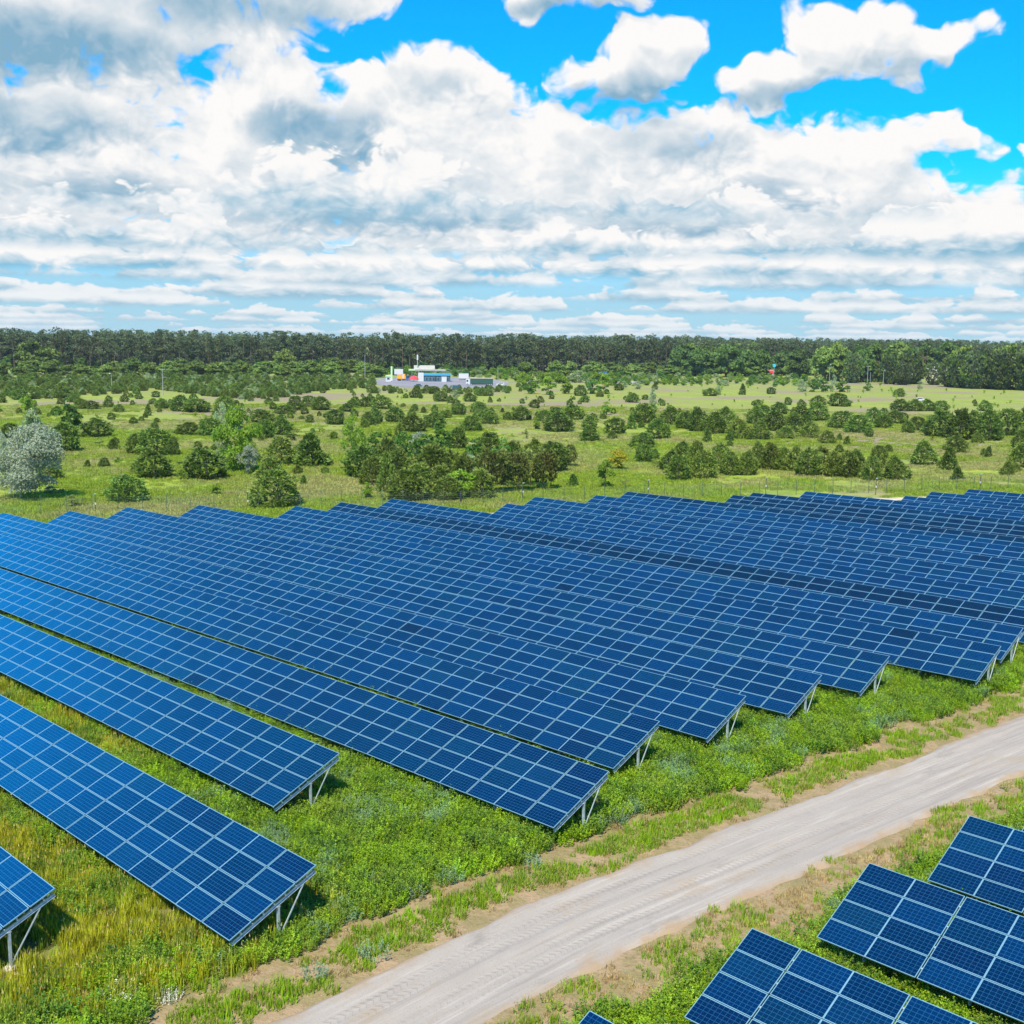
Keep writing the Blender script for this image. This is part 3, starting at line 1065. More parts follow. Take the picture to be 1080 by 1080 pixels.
def leafy_crown(seed, leaves=2200, lobes=16, shape='round', L=.05, W=.03, lean=(0, 0, 0), z0=.04, gap=.6):
    """broadleaf crown: leaf sprays spread through a heap of uneven lobes"""
    rng = np.random.default_rng(seed)
    mb = MB()
    cs, rs = [], []
    while len(cs) < lobes:
        p = rng.uniform(-1, 1, 3)
        if p @ p > 1:
            continue
        z = (p[2] + 1) / 2
        if shape == 'column':
            wd = .30 * math.sin(math.pi * min(1, z * .85 + .12)) + .05
        elif shape == 'flame':
            wd = .42 * math.sin(math.pi * (z * .78 + .17))
        elif shape == 'wall':
            wd = .40 * min(1, .8 + z) * (1 - max(0, z - .6) ** 2 * 3.4)
        elif shape == 'hedge':
            wd = .42
        else:
            wd = .36 * math.sqrt(max(.05, 1 - (2 * z - 1) ** 2))
        q = np.array([p[0] * wd, p[1] * wd, z0 + (.90 - z0) * z]) + np.array(lean) * z
        cs.append(q)
        rs.append(rng.uniform(.10, .19) * (1.0 if shape != 'column' else .75))
    cs, rs = np.array(cs), np.array(rs)
    pick = rng.choice(lobes, leaves, p=rs ** 2 / (rs ** 2).sum())
    o = rdir(rng, leaves)
    o[:, 2] = np.where(o[:, 2] < -.2, -o[:, 2] * .6, o[:, 2])
    rad = rs[pick] * rng.uniform(.35, 1.1, leaves) ** .5
    c = cs[pick] + o * rad[:, None] * np.array([1, 1, .85])
    keep = np.sin(c[:, 0] * 31 + seed) * np.sin(c[:, 1] * 29 + 2 * seed) * np.sin(c[:, 2] * 27 + seed * 3) > -gap
    c, o = c[keep], o[keep]
    c[:, 2] = np.maximum(c[:, 2], .01)
    n = unit(o + rng.normal(0, .8, o.shape))
    t = unit(np.cross(n, rdir(rng, len(c))) + np.array(lean) * 2 + np.array([0, 0, .25]))
    mb.leaves(c, n, t, L * rng.uniform(.6, 1.4, len(c)), W * rng.uniform(.6, 1.4, len(c)), 0)
    return mb


def trunk_mesh(seed, m, r=.045, h=.8, limbs=4, lean=(0, 0, 0)):
    rng = random.Random(seed)
    mb = MB()
    pts = [(0, 0, -.06)] + [(lean[0] * t + rng.uniform(-.02, .02), lean[1] * t + rng.uniform(-.02, .02), h * t) for t in (.2, .45, .7, 1.0)]
    mb.tube(pts, [r * 1.25, r, r * .8, r * .5, r * .15], 6)
    for k in range(limbs):
        t = rng.uniform(.25, .75)
        a = rng.uniform(0, 6.28)
        b = Vector((lean[0] * t, lean[1] * t, h * t))
        e = b + Vector((math.cos(a) * .28, math.sin(a) * .28, .2))
        mb.tube([b, b.lerp(e, .5) + Vector((0, 0, .03)), e], [r * .5, r * .35, r * .1], 5)
    return mb.mesh('trunk', m)


F_PINE = leafmat('pine_needles', ((0.078, 0.145, 0.020, 1), (0.160, 0.235, 0.038, 1)), 0.3)
F_PINET = leafmat('pine_shoots', ((0.150, 0.245, 0.040, 1), (0.230, 0.330, 0.065, 1)), 0.3)
F_OLIVE = leafmat('olive_needles', ((0.105, 0.175, 0.022, 1), (0.190, 0.250, 0.040, 1)), 0.3)
F_OLIVET = leafmat('olive_shoots', ((0.190, 0.250, 0.042, 1), (0.270, 0.320, 0.070, 1)), 0.3)
F_BROWN = leafmat('brownish_needles', ((0.115, 0.140, 0.028, 1), (0.205, 0.205, 0.050, 1)), 0.28)
F_BRIGHT = leafmat('bright_leaves', ((0.135, 0.245, 0.015, 1), (0.260, 0.370, 0.035, 1)), 0.4)
F_DECID = leafmat('green_leaves', ((0.060, 0.165, 0.020, 1), (0.125, 0.250, 0.030, 1)), 0.35)
F_SAGE = leafmat('sage_leaves', ((0.204, 0.297, 0.119, 1), (0.340, 0.425, 0.204, 1)), .3)
F_SILVER = leafmat('silver_leaves', ((0.27, 0.34, 0.21, 1), (0.44, 0.50, 0.35, 1)), 0.3)
F_EDGE = leafmat('edge_leaves', ((0.120, 0.200, 0.032, 1), (0.215, 0.290, 0.060, 1)), 0.35)
F_EDGED = leafmat('edge_dark_leaves', ((0.075, 0.150, 0.030, 1), (0.150, 0.235, 0.050, 1)), 0.35)
F_YELLOW = leafmat('yellow_leaves', ((0.286, 0.286, 0.016, 1), (0.442, 0.390, 0.026, 1)), .3)
F_FOREST = leafmat('forest_needles', ((0.078, 0.120, 0.050, 1), (0.145, 0.185, 0.080, 1)), 0.2)

KINDS = {}


def kind(name, phrase, crowns, mats, trunks):
    KINDS[name] = (phrase, [c.mesh(name + '_crown', mats) for c in crowns], trunks)


TR = [trunk_mesh(s, M_BARK) for s in range(2)]
TRP = [trunk_mesh(s + 5, M_BARKP, .03, .8, 5) for s in range(2)]
TRB = [trunk_mesh(s + 9, M_BIRCH, .02, .9, 5) for s in range(2)]
kind('pine_bush', 'dark pine bush', [pine_crown(s, 640, 'dome') for s in range(6)], [F_PINE, F_PINET], TR)
kind('pine_sapling', 'pointed dark young pine', [pine_crown(s + 20, 300, 'cone', .12, .055) for s in range(3)], [F_PINE, F_PINET], TR)
kind('olive_pine', 'olive green pine', [pine_crown(s + 30, 640, 'dome', .078, .034) for s in range(4)], [F_OLIVE, F_OLIVET], TRP)
kind('brown_pine', 'brownish pine with bare stems', [pine_crown(s + 40, 520, 'spread', .08, .036) for s in range(3)], [F_BROWN, F_OLIVET], TRP)
kind('bright_bush', 'bright green leafy bush', [leafy_crown(s + 50, 2000, 18, 'round', .075, .048, z0=-.08) for s in range(4)], F_BRIGHT, TR)
kind('birch_tree', 'bright green birch', [leafy_crown(60, 6500, 36, 'flame', .045, .028, z0=-.05), leafy_crown(61, 3600, 26, 'flame', .045, .028, z0=.05)], F_BRIGHT, TRB)
kind('leafy_tree', 'deep green leafy tree', [leafy_crown(s + 70, 2200, 20, 'round', .068, .048, z0=-.06) for s in range(3)], F_DECID, TR)
kind('sage_bush', 'grey green willow bush', [leafy_crown(s + 80, 2600, 22, 'flame', .06, .03, z0=-.06) for s in range(3)], F_SAGE, TRB)
kind('silver_willow', 'silver willow', [leafy_crown(90, 17000, 64, 'wall', .036, .014, lean=(.22, .03, 0), z0=-.08, gap=.45),
                                        leafy_crown(91, 2600, 22, 'flame', .055, .026, gap=.5)], F_SILVER, TRB)
kind('broom_bush', 'yellow broom', [leafy_crown(95, 2600, 22, 'round', .055, .036, z0=.12)], F_YELLOW, TRB)
kind('low_bush', 'low olive bush', [leafy_crown(s + 100, 900, 12, 'hedge', .08, .04) for s in range(2)], F_OLIVET, TR)
kind('small_sapling', 'small bright sapling', [leafy_crown(s + 105, 300, 8, 'round', .17, .11, z0=-.05) for s in range(3)],
     leafmat('sapling_leaves', ((0.24, 0.38, 0.02, 1), (0.36, 0.50, 0.04, 1)), .45), TR)

# (x, base y, width, height) read off the photograph; stood on the ground there at true size
PLANTS = {
    'pine_bush': '''69 476 26 30;12 463 16 16;104 461 26 19;143 479 17 21;166 480 30 28;164 504 32 30;135 530 30 29;52 506 20 18;218 505 38 31;
183 481 11 20;198 459 21 13;223 460 20 19;278 463 18 20;296 459 19 17;276 446 20 14;190 434 18 16;208 435 26 14;238 434 15 16;311 433 15 15;326 430 15 12;
339 433 16 14;354 448 16 16;300 437 17 9;125 435 10 8;94 432 15 9;66 420 18 12;22 422 15 11;171 431 14 10;85 429 11 8;388 449 11 14;397 446 12 15;417 446 17 16;
436 456 22 18;457 452 20 17;386 430 12 11;402 432 17 14;371 431 11 10;366 435 9 9;438 420 11 8;465 424 12 11;458 416 11 8;484 438 13 12;496 424 11 9;508 418 10 8;515 418 9 7;
506 436 14 12;505 442 11 9;516 448 16 14;497 455 18 16;535 444 8 9;382 503 34 33;482 474 18 23;514 487 28 30;584 498 25 32;551 444 17 14;573 445 13 12;588 455 27 19;
603 443 21 15;587 440 15 10;622 452 13 13;649 458 20 17;667 425 11 10;680 447 22 20;694 463 21 20;707 448 20 18;679 488 15 19;677 473 22 16;622 466 17 16;612 418 11 11;
705 497 19 21;715 507 22 27;718 481 15 15;724 453 17 18;735 455 17 24;754 458 20 22;766 450 18 20;797 448 18 18;815 455 20 20;838 456 18 20;845 447 18 18;862 444 21 19;
862 429 13 11;885 429 17 14;887 452 22 18;846 430 8 8;822 437 16 12;805 440 14 12;749 418 14 8;813 416 8 7;905 457 22 19;920 447 15 17;930 452 16 14;944 447 18 14;957 457 11 12;
990 461 27 27;1012 464 27 31;1043 465 23 31;1062 460 24 28;1080 458 20 27;1026 452 18 18;1040 434 13 11;950 434 16 12;965 434 15 12;980 434 15 12;992 433 13 10;948 419 9 9;968 455 15 15''',
    'olive_pine': '''392 512 24 30;418 508 26 34;440 524 26 34;486 514 24 34;506 526 28 30;398 500 24 26;463 522 24 30;540 497 24 30;293 535 41 40;284 511 23 28;297 490 28 28;428 529 35 34;408 493 23 30;421 470 12 22;452 512 32 42;474 512 27 36;470 528 27 25;565 491 22 28;742 505 25 29;770 501 21 25;
787 501 18 25;735 488 17 22;758 492 19 24;800 495 17 28;812 496 18 27;826 497 19 25;840 498 20 27;852 502 24 29;868 500 17 27;880 503 18 26;895 504 22 27;903 503 19 27;919 508 18 27;930 503 15 21;946 507 21 25;
781 463 20 21;802 464 20 19;852 462 18 17;873 468 15 13;827 463 15 13;974 491 23 25;1007 478 19 18;926 484 14 14;1062 502 13 15;1079 494 24 25;1076 475 15 22;1030 468 11 11;235 441 18 20''',
    'pine_sapling': '''329 492 32 33;408 520 22 40;1000 496 20 23;746 467 10 14;769 466 10 8;885 465 7 7;893 470 8 9;320 512 8 10;92 494 8 8;120 473 7 8;666 453 11 14;156 439 8 12;605 514 13 13;1010 507 14 13;
1037 482 8 8;1042 483 9 11;975 457 9 9;478 437 5 5;447 436 7 6;530 436 5 5;498 436 5 6;517 425 6 6;783 417 8 11''',
    'brown_pine': '533 514 30 36;560 513 30 34;520 521 36 42;546 519 30 40;573 517 30 38;602 493 14 23',
    'bright_bush': '111 525 15 10;229 523 16 15;388 527 14 18;638 515 21 27;486 526 38 28;724 505 15 25;640 438 12 14;671 478 12 11;553 487 12 14;565 453 11 13;125 489 9 7;350 464 9 8;408 468 16 18;30 442 19 27;578 417 18 18;596 416 18 18;638 416 16 20;552 412 14 18;572 406 16 16;590 405 18 14;630 403 16 14',
    'leafy_tree': '440 500 28 34;425 488 26 30;463 498 24 34;500 494 26 28;530 500 28 34;396 486 24 28;448 487 24 26;73 462 30 39;462 479 28 31;560 416 18 16;625 416 16 14;650 410 12 10;858 414 14 13;868 414 14 13;888 414 16 11;915 413 10 9',
    'birch_tree': '253 497 48 66;371 491 24 50',
    'sage_bush': '38 479 27 52;235 492 18 38;494 506 23 30;480 424 10 14;610 404 18 12;658 411 9 8;672 411 10 8;846 414 13 13;878 414 8 18;688 433 10 22;970 412 7 11;758 417 8 9;233 456 20 30;56 522 18 10',
    'silver_willow': '22 527 68 76;262 502 21 34;0 488 16 36;443 476 21 21',
    'broom_bush': '651 496 24 22',
    'low_bush': '76 535 27 12;126 475 9 5;204 478 10 8;105 472 13 9;310 461 14 9;337 457 11 7;402 527 9 8;660 516 10 12;555 463 10 9;637 469 8 8;692 493 8 8',
}
LANDMARK = {   # (x, base y): how it is called
    (22, 527): 'big silver willow', (262, 502): 'silver grey sapling', (0, 488): 'silver willow at the left edge', (443, 476): 'pale silver bush in the clump',
    (253, 497): 'big bright green birch', (371, 491): 'tall thin birch', (73, 462): 'round bright tree', (462, 479): 'deep green tree in the clump',
    (651, 496): 'yellow broom', (293, 535): 'big forked olive pine', (135, 530): 'dark round pine by the fence', (329, 492): 'bell shaped dark pine',
    (638, 515): 'bright bush by the fence', (486, 526): 'leaning yellow green bush', (76, 535): 'low olive bush by the fence', (974, 491): 'stout olive pine at right',
    (1010, 507): 'small pointed pine at right', (690, 9): '', (440, 0): '', (667, 425): 'lone dark pine far out', (888, 414): 'green hedge end bush', (578, 417): 'bright thicket bush',
    (382, 503): 'broad dark pine of the clump', (546, 519): 'middle brown stemmed pine', (742, 505): 'left end pine of the long belt', (946, 507): 'right end pine of the long belt', (1012, 464): 'tallest pine of the right belt',
    (680, 447): 'big dark pine in mid meadow', (885, 429): 'dark pine behind the belt', (457, 452): 'right one of two round pines', (408, 520): 'tall pointed pine of the clump', (104, 461): 'broad dark pine at left',
}
LM_LABEL = {
    (22, 527): 'big silver grey willow blown to one side beyond the fence', (262, 502): 'slim silver grey sapling before the big bright green birch',
    (0, 488): 'silver willow cut by the left edge of the picture', (443, 476): 'pale silver bush among the dark shrub clump', (253, 497): 'big bright green birch with drooping leaves in the meadow',
    (371, 491): 'tall thin birch with bare pale stems left of the shrub clump', (73, 462): 'round bright green tree beside the silver willow', (462, 479): 'deep green leafy tree at the back of the shrub clump',
    (651, 496): 'yellow broom bush in bloom in the open meadow', (293, 535): 'big forked olive pine right behind the fence', (135, 530): 'dark round pine bush closest to the fence at left',
    (329, 492): 'bell shaped dark pine on a short bare trunk', (638, 515): 'bright green bush by the fence below the yellow broom', (486, 526): 'yellow green bush leaning right behind the fence bollard',
    (76, 535): 'low spreading olive bush against the fence at left', (974, 491): 'stout olive pine standing alone on the heath at right', (1010, 507): 'small pointed pine nearest the fence at right',
    (667, 425): 'lone dark pine far out on the pale meadow', (888, 414): 'green bush at the right end of the far hedge', (578, 417): 'bright green bush in the thicket right of the fuel station',
    (382, 503): 'broad dark pine at the left foot of the shrub clump', (546, 519): 'middle one of the brown pines with bare stems', (742, 505): 'olive pine at the left end of the long pine belt',
    (946, 507): 'olive pine at the right end of the long pine belt', (1012, 464): 'tallest dark pine of the belt at far right', (680, 447): 'big dark pine bush in the middle of the meadow',
    (885, 429): 'dark pine bush alone behind the middle of the belt', (457, 452): 'right one of two round dark pines below the fuel station', (408, 520): 'tall pointed dark pine in front of the shrub clump',
    (104, 461): 'broad dark pine bush alone at left',
}
GROUPS = {'pine_bush': 'dark pine bushes in the meadow', 'olive_pine': 'olive green pines in the meadow', 'pine_sapling': 'pointed young pines in the meadow', 'brown_pine': 'brownish pines by the fence',
          'bright_bush': 'bright green bushes in the meadow', 'leafy_tree': 'deep green leafy trees', 'birch_tree': 'birches in the meadow', 'sage_bush': 'grey green willow bushes',
          'silver_willow': 'silver willows', 'low_bush': 'low olive bushes in the meadow', 'broom_bush': None}
ORD = ['closest', 'second', 'third', 'fourth', 'fifth', 'sixth', 'seventh', 'eighth', 'ninth', 'tenth', 'eleventh', 'twelfth']


def make_labels(items, marks):
    """items (x, y, phrase, h): a label that places each by the nearest landmark, side and order"""
    out = {}
    cand = {}
    for m, (mx, my, mname) in enumerate(marks):
        lanes = {}
        for i, (x, y, ph, h) in enumerate(items):
            dx, dy = x - mx, (y - my) * 2.2
            if abs(dx) < 1 and abs(dy) < 1:
                continue
            if abs(dx) > abs(dy):
                side = 'left of' if dx < 0 else 'right of'
            else:
                side = 'behind' if dy < 0 else 'in front of'
            lanes.setdefault((side, ph), []).append((math.hypot(dx, dy), i))
        for (side, ph), l in lanes.items():
            l.sort()
            for r, (dd, i) in enumerate(l[:12]):
                pos = f'closest {side} the {mname}' if r == 0 else f'{ORD[r]} {side} the {mname}'
                cand.setdefault(i, []).append((dd + r * 26, f'{ph}, {pos}'))
    for i in range(len(items)):
        out[i] = min(cand[i])[1] if i in cand else items[i][2] + ', one in the close row below the wood'
    return out


def plant(kname, p, w, h, label, group, variant=None, rz=None, parts=True, cat=None):
    phrase, crowns, trunks = KINDS[kname]
    rr = random.Random(int(p[0] * 131 + p[1] * 17))
    v = rr.randrange(len(crowns)) if variant is None else variant
    o = empty(kname, p, rr.uniform(0, 6.28) if rz is None else rz, label, cat or ('tree' if h > 5 or 'tree' in kname or 'willow' in kname else 'bush'), group)
    s = (w * rr.uniform(1.0, 1.12), w * rr.uniform(.95, 1.1), h)
    link('crown', crowns[v], o, (0, 0, 0), scale=s)
    link('trunk', trunks[v % len(trunks)], o, (0, 0, 0), scale=(w * .7, w * .7, h))
    return o


_items, _rows = [], []
for kn, txt in PLANTS.items():
    for e in txt.replace('\n', '').split(';'):
        x, y, w, h = (float(a) for a in e.split())
        _rows.append((kn, x, y, w, h))
for kn, x, y, w, h in _rows:
    hm = h * mpp(ground(x, y))
    _items.append((x, y, KINDS[kn][0], hm))
MARKS = [(k[0], k[1], v) for k, v in LANDMARK.items() if v]
_lab = make_labels(_items, MARKS)
for i, (kn, x, y, w, h) in enumerate(_rows):
    p = ground(x, y - .6)
    s = mpp(p)
    lab = LM_LABEL.get((int(x), int(y)), _lab[i])
    var = None
    if kn in ('silver_willow', 'birch_tree'):
        var = 0 if h > 60 else 1
    rz = -YAW if (kn == 'silver_willow' and h > 60) else None
    grow = 1.13
    wide = 1.22 if kn in ('pine_bush', 'olive_pine') else 1.0
    plant(kn, p, w * s * grow * wide, h * s * grow * (.94 if wide > 1 else 1), lab, GROUPS[kn], var, rz)


# scattered small saplings, too far to tell apart
def scatter_px(n, x0, x1, y0, y1, seed, clump=0.0):
    rng = random.Random(seed)
    return [(rng.uniform(x0, x1), y0 + (y1 - y0) * rng.random() ** 1.2) for _ in range(n)]


rs_ = random.Random(8)
for n, x0, x1, y0, y1, lab, grp in ((60, 700, 1080, 408, 432, 'small bright green sapling in the pale meadow at far right', 'saplings in the pale meadow at right'),
                                    (45, 400, 700, 414, 442, 'small bright green sapling in the mid meadow below the fuel station', 'saplings below the fuel station'),
                                    (45, 60, 400, 425, 470, 'small bright green sapling in the open left meadow', 'saplings in the left meadow'),
                                    (30, 400, 1080, 455, 515, 'small bright green sapling in the near meadow at right', 'saplings in the near meadow')):
    for x, y in scatter_px(n, x0, x1, y0, y1, n + int(x0)):
        p = ground(x, y)
        h = rs_.uniform(2.6, 6.2) * mpp(p)
        o = link('sapling', KINDS['small_sapling'][1][rs_.randrange(3)], None, p, (0, 0, rs_.uniform(0, 6)), (h * .85, h * .85, h))
        tag(o, lab, 'sapling', grp)


for n, x0, x1, y0, y1, lab, grp in ((70, -20, 400, 414, 440, 'small dark pine bush scattered in front of the young pine belt', 'small pines before the young pine belt'),
                                    (70, 330, 720, 410, 446, 'small dark pine bush scattered in the meadow below the fuel station', 'small pines below the fuel station'),
                                    (60, 100, 400, 440, 500, 'small dark pine bush scattered in the open left meadow', 'small pines in the left meadow'),
                                    (40, 560, 1080, 425, 500, 'small dark pine bush scattered between the pine belts at right', 'small pines between the belts at right')):
    for x, y in scatter_px(n, x0, x1, y0, y1, n + int(x0) + 3):
        p = ground(x, y)
        h = rs_.uniform(4, 10) * (0.8 + (y - 410) / 160) * mpp(p)
        kk_ = 'pine_bush' if rs_.random() < .75 else 'olive_pine'
        o = link('pine_bush', KINDS[kk_][1][rs_.randrange(4)], None, p, (0, 0, rs_.uniform(0, 6)), (h * rs_.uniform(1.0, 1.5),) * 2 + (h,))
        tag(o, lab, 'bush', grp)


# ------------------------------------------------------------------ instanced cover (what nobody could count)
def scatter(name, pts, rz, scl, sources, label, cat):
    src = bpy.data.collections.new(name + '_sources')
    for i, me in enumerate(sources):
        src.objects.link(bpy.data.objects.new(f'{name}_source', me))
    me = bpy.data.meshes.new(name)
    me.from_pydata([tuple(p) for p in pts], [], [])
    rng = np.random.default_rng(len(pts))
    for an, tp, arr in (('rz', 'FLOAT', np.asarray(rz)), ('pick', 'INT', rng.integers(0, len(sources), len(pts)))):
        a = me.attributes.new(an, tp, 'POINT')
        a.data.foreach_set('value', arr.astype(np.float32 if tp == 'FLOAT' else np.int32))
    a = me.attributes.new('scl', 'FLOAT_VECTOR', 'POINT')
    a.data.foreach_set('vector', np.asarray(scl, np.float32).ravel())
    o = link(name, me)
    tag(o, label, cat, kind='stuff')
    ng = bpy.data.node_groups.new(name + '_scatter', 'GeometryNodeTree')
    ng.interface.new_socket('Geometry', in_out='INPUT', socket_type='NodeSocketGeometry')
    ng.interface.new_socket('Geometry', in_out='OUTPUT', socket_type='NodeSocketGeometry')
    N, Lk = ng.nodes.new, ng.links.new
    gi, go = N('NodeGroupInput'), N('NodeGroupOutput')
    ci = N('GeometryNodeCollectionInfo')
    ci.inputs['Collection'].default_value = src
    ci.inputs['Separate Children'].default_value = True
    ci.inputs['Reset Children'].default_value = True
    iop = N('GeometryNodeInstanceOnPoints')
    iop.inputs['Pick Instance'].default_value = True

    def attr(nm, tp):
        nd = N('GeometryNodeInputNamedAttribute')
        nd.data_type = tp
        nd.inputs['Name'].default_value = nm
        return nd.outputs['Attribute']
    cx = N('ShaderNodeCombineXYZ')
    Lk(attr('rz', 'FLOAT'), cx.inputs[2])
    e2r = N('FunctionNodeEulerToRotation')
    Lk(cx.outputs[0], e2r.inputs[0])
    Lk(gi.outputs[0], iop.inputs['Points'])
    Lk(ci.outputs[0], iop.inputs['Instance'])
    Lk(attr('pick', 'INT'), iop.inputs['Instance Index'])
    Lk(e2r.outputs[0], iop.inputs['Rotation'])
    Lk(attr('scl', 'FLOAT_VECTOR'), iop.inputs['Scale'])
    Lk(iop.outputs[0], go.inputs[0])
    md = o.modifiers.new('scatter', 'NODES')
    md.node_group = ng
    return o


def weed_mesh(seed, m, stems=13, hgt=.55, rad=.24, L=.085, W=.034, per=11):
    rng = np.random.default_rng(seed)
    mb = MB()
    for k in range(stems):
        a, r = rng.uniform(0, 6.28), rad * math.sqrt(rng.random())
        b = np.array([math.cos(a) * r, math.sin(a) * r, 0])
        h = hgt * rng.uniform(.6, 1.1) * (1.1 - r / rad * .4)
        d = unit(np.array([math.cos(a) * .35 * r / rad, math.sin(a) * .35 * r / rad, 1]) + rng.normal(0, .1, 3))
        t = rng.uniform(.12, 1, per)
        c = b + d * (t * h)[:, None]
        aa = rng.uniform(0, 6.28, per)
        lt = unit(np.stack([np.cos(aa), np.sin(aa), rng.uniform(.1, 1.1, per)], -1))
        n = unit(np.cross(lt, np.stack([-np.sin(aa), np.cos(aa), np.zeros(per)], -1)) + rng.normal(0, .25, (per, 3)))
        ln = L * rng.uniform(.7, 1.3, per) * (1.15 - .5 * t)
        mb.leaves(c + lt * ln[:, None] * .5, n, lt, ln, W * rng.uniform(.7, 1.3, per), 0)
        s = np.array([-d[1], d[0], 0]) + np.array([.01, .3, 0])
        mb.leaves((b + d * h * .5)[None], unit(np.cross(s, d))[None], d[None], [h], [.012], 0)
    return mb.mesh('weed', m)


def grass_mesh(seed, m, blades=46, hgt=.5, rad=.2, wd=.011, heads=0.3, m2=None):
    rng = np.random.default_rng(seed)
    mb = MB()
    for k in range(blades):
        a, r = rng.uniform(0, 6.28), rad * math.sqrt(rng.random())
        b = Vector((math.cos(a) * r, math.sin(a) * r, 0))
        h = hgt * rng.uniform(.5, 1.15)
        az = rng.uniform(0, 6.28)
        ln = Vector((math.cos(az), math.sin(az), 0)) * h * rng.uniform(.05, .45)
        w = Vector((-math.sin(az), math.cos(az), 0)) * wd
        p1 = b + ln * .35 + Vector((0, 0, h * .6))
        p2 = b + ln + Vector((0, 0, h))
        mb.add([b - w, b + w, p1 + w * .8, p1 - w * .8, p2], [(0, 1, 2, 3), (3, 2, 4)], 0)
        if rng.random() < heads:
            q = p2 + Vector((0, 0, .05))
            mb.add([q - w * 1.6 - Vector((0, 0, .05)), q + w * 1.6 - Vector((0, 0, .05)), q + Vector((0, 0, .06))], [(0, 1, 2)], 1 if m2 else 0)
    return mb.mesh('tuft', [m, m2] if m2 else m)


V_LUSH = leafmat('lush_weed_leaves', ((0.160, 0.310, 0.008, 1), (0.340, 0.480, 0.016, 1)), 0.42, patch=(0.263, 0.376, 0.035, 1), patch_scale=.35)
V_DEEP = leafmat('deep_weed_leaves', ((0.085, 0.175, 0.012, 1), (0.140, 0.240, 0.022, 1)), 0.3)
V_LIME = leafmat('lime_weed_leaves', ((0.26, 0.44, 0.015, 1), (0.38, 0.54, 0.03, 1)), 0.4)
V_SAGE = leafmat('sage_weed_leaves', ((0.149, 0.289, 0.105, 1), (0.298, 0.438, 0.210, 1)), .3)
V_YELL = leafmat('yellow_grass_blades', ((0.320, 0.355, 0.012, 1), (0.490, 0.465, 0.022, 1)), 0.4, patch=(0.201, 0.289, 0.025, 1), patch_scale=.3)
V_HEAD = leafmat('seed_heads', ((0.525, 0.385, 0.123, 1), (0.700, 0.525, 0.193, 1)), .3)
V_DRY = leafmat('dry_blades', ((0.34, 0.235, 0.10, 1), (0.46, 0.34, 0.16, 1)), 0.3)
V_MEAD = leafmat('meadow_blades', ((0.220, 0.325, 0.020, 1), (0.370, 0.450, 0.045, 1)), 0.42, patch=(0.420, 0.403, 0.131, 1), patch_scale=.03)
V_WHITE = leafmat('white_petals', ((0.72, 0.69, 0.56, 1), (0.82, 0.80, 0.70, 1)), 0.3)
V_GREY = leafmat('pale_sage', ((0.15, 0.23, 0.12, 1), (0.25, 0.33, 0.20, 1)), .3)

W_LUSH = [weed_mesh(s, V_LUSH, 22, .60, .25, .075, .030, 14) for s in range(4)] + [weed_mesh(7, V_LUSH, 22, .46, .32, .07, .034), weed_mesh(8, V_DEEP, 18, .70, .26, .09, .036, 14), weed_mesh(9, V_DEEP, 15, .8, .22, .08, .04, 14), weed_mesh(10, V_LIME, 20, .66, .22, .08, .03, 14)]
W_SAGE = [weed_mesh(s + 20, V_SAGE, 15, .6, .22, .07, .022, 13) for s in range(3)]
W_YELL = [grass_mesh(s + 30, V_YELL, 50, .58, .22, .012, .07, V_HEAD) for s in range(4)] + [weed_mesh(35, V_YELL, 9, .5, .2, .06, .018, 12)]
W_DRY = [grass_mesh(s + 40, V_DRY, 30, .22, .2, .010, .2, V_HEAD) for s in range(3)]
W_VERGE = [grass_mesh(s + 45, V_LUSH, 40, .32, .22, .012, 0) for s in range(3)] + [weed_mesh(48, V_LUSH, 12, .33, .22, .06, .028)]
W_MEAD = [grass_mesh(s + 50, V_MEAD, 60, .42, .75, .035, 0) for s in range(3)]


def jitter_grid(x0, x1, y0, y1, step, seed):
    rng = np.random.default_rng(seed)
    X, Y = np.meshgrid(np.arange(x0, x1, step), np.arange(y0, y1, step), indexing='ij')
    X = X.ravel() + rng.uniform(-.5, .5, X.size) * step
    Y = Y.ravel() + rng.uniform(-.5, .5, Y.size) * step
    return X, Y, rng


def infov(x, y, mx=1.12, near=8):
    a = np.arctan2(x * RGT.x + y * RGT.y, x * FWD.x + y * FWD.y)
    return (np.abs(a) < math.atan(540 / F_PX) * mx) & (x * FWD.x + y * FWD.y > near)


def emit(name, X, Y, sel, rng, h0, h1, sources, label, cat, wide=1.0):
    X, Y = X[sel], Y[sel]
    Z = ground_z(X, Y) - .03
    s = rng.uniform(h0, h1, len(X))
    scatter(name, np.stack([X, Y, Z], -1), rng.uniform(0, 6.28, len(X)), np.stack([s * wide, s * wide, s], -1), sources, label, cat)


def under_row(x, y):
    u = np.zeros(len(x), bool)
    for xr, yl, xl, dz, lab in ROWS:
        u |= (x < xr - .4) & (x > xl) & (y > yl + .9) & (y < yl + 3.4)
    for xl, yl, xr, lab in ROWS_R:
        u |= (x > xl + .4) & (x < xr) & (y > yl + .9) & (y < yl + 3.4)
    return u


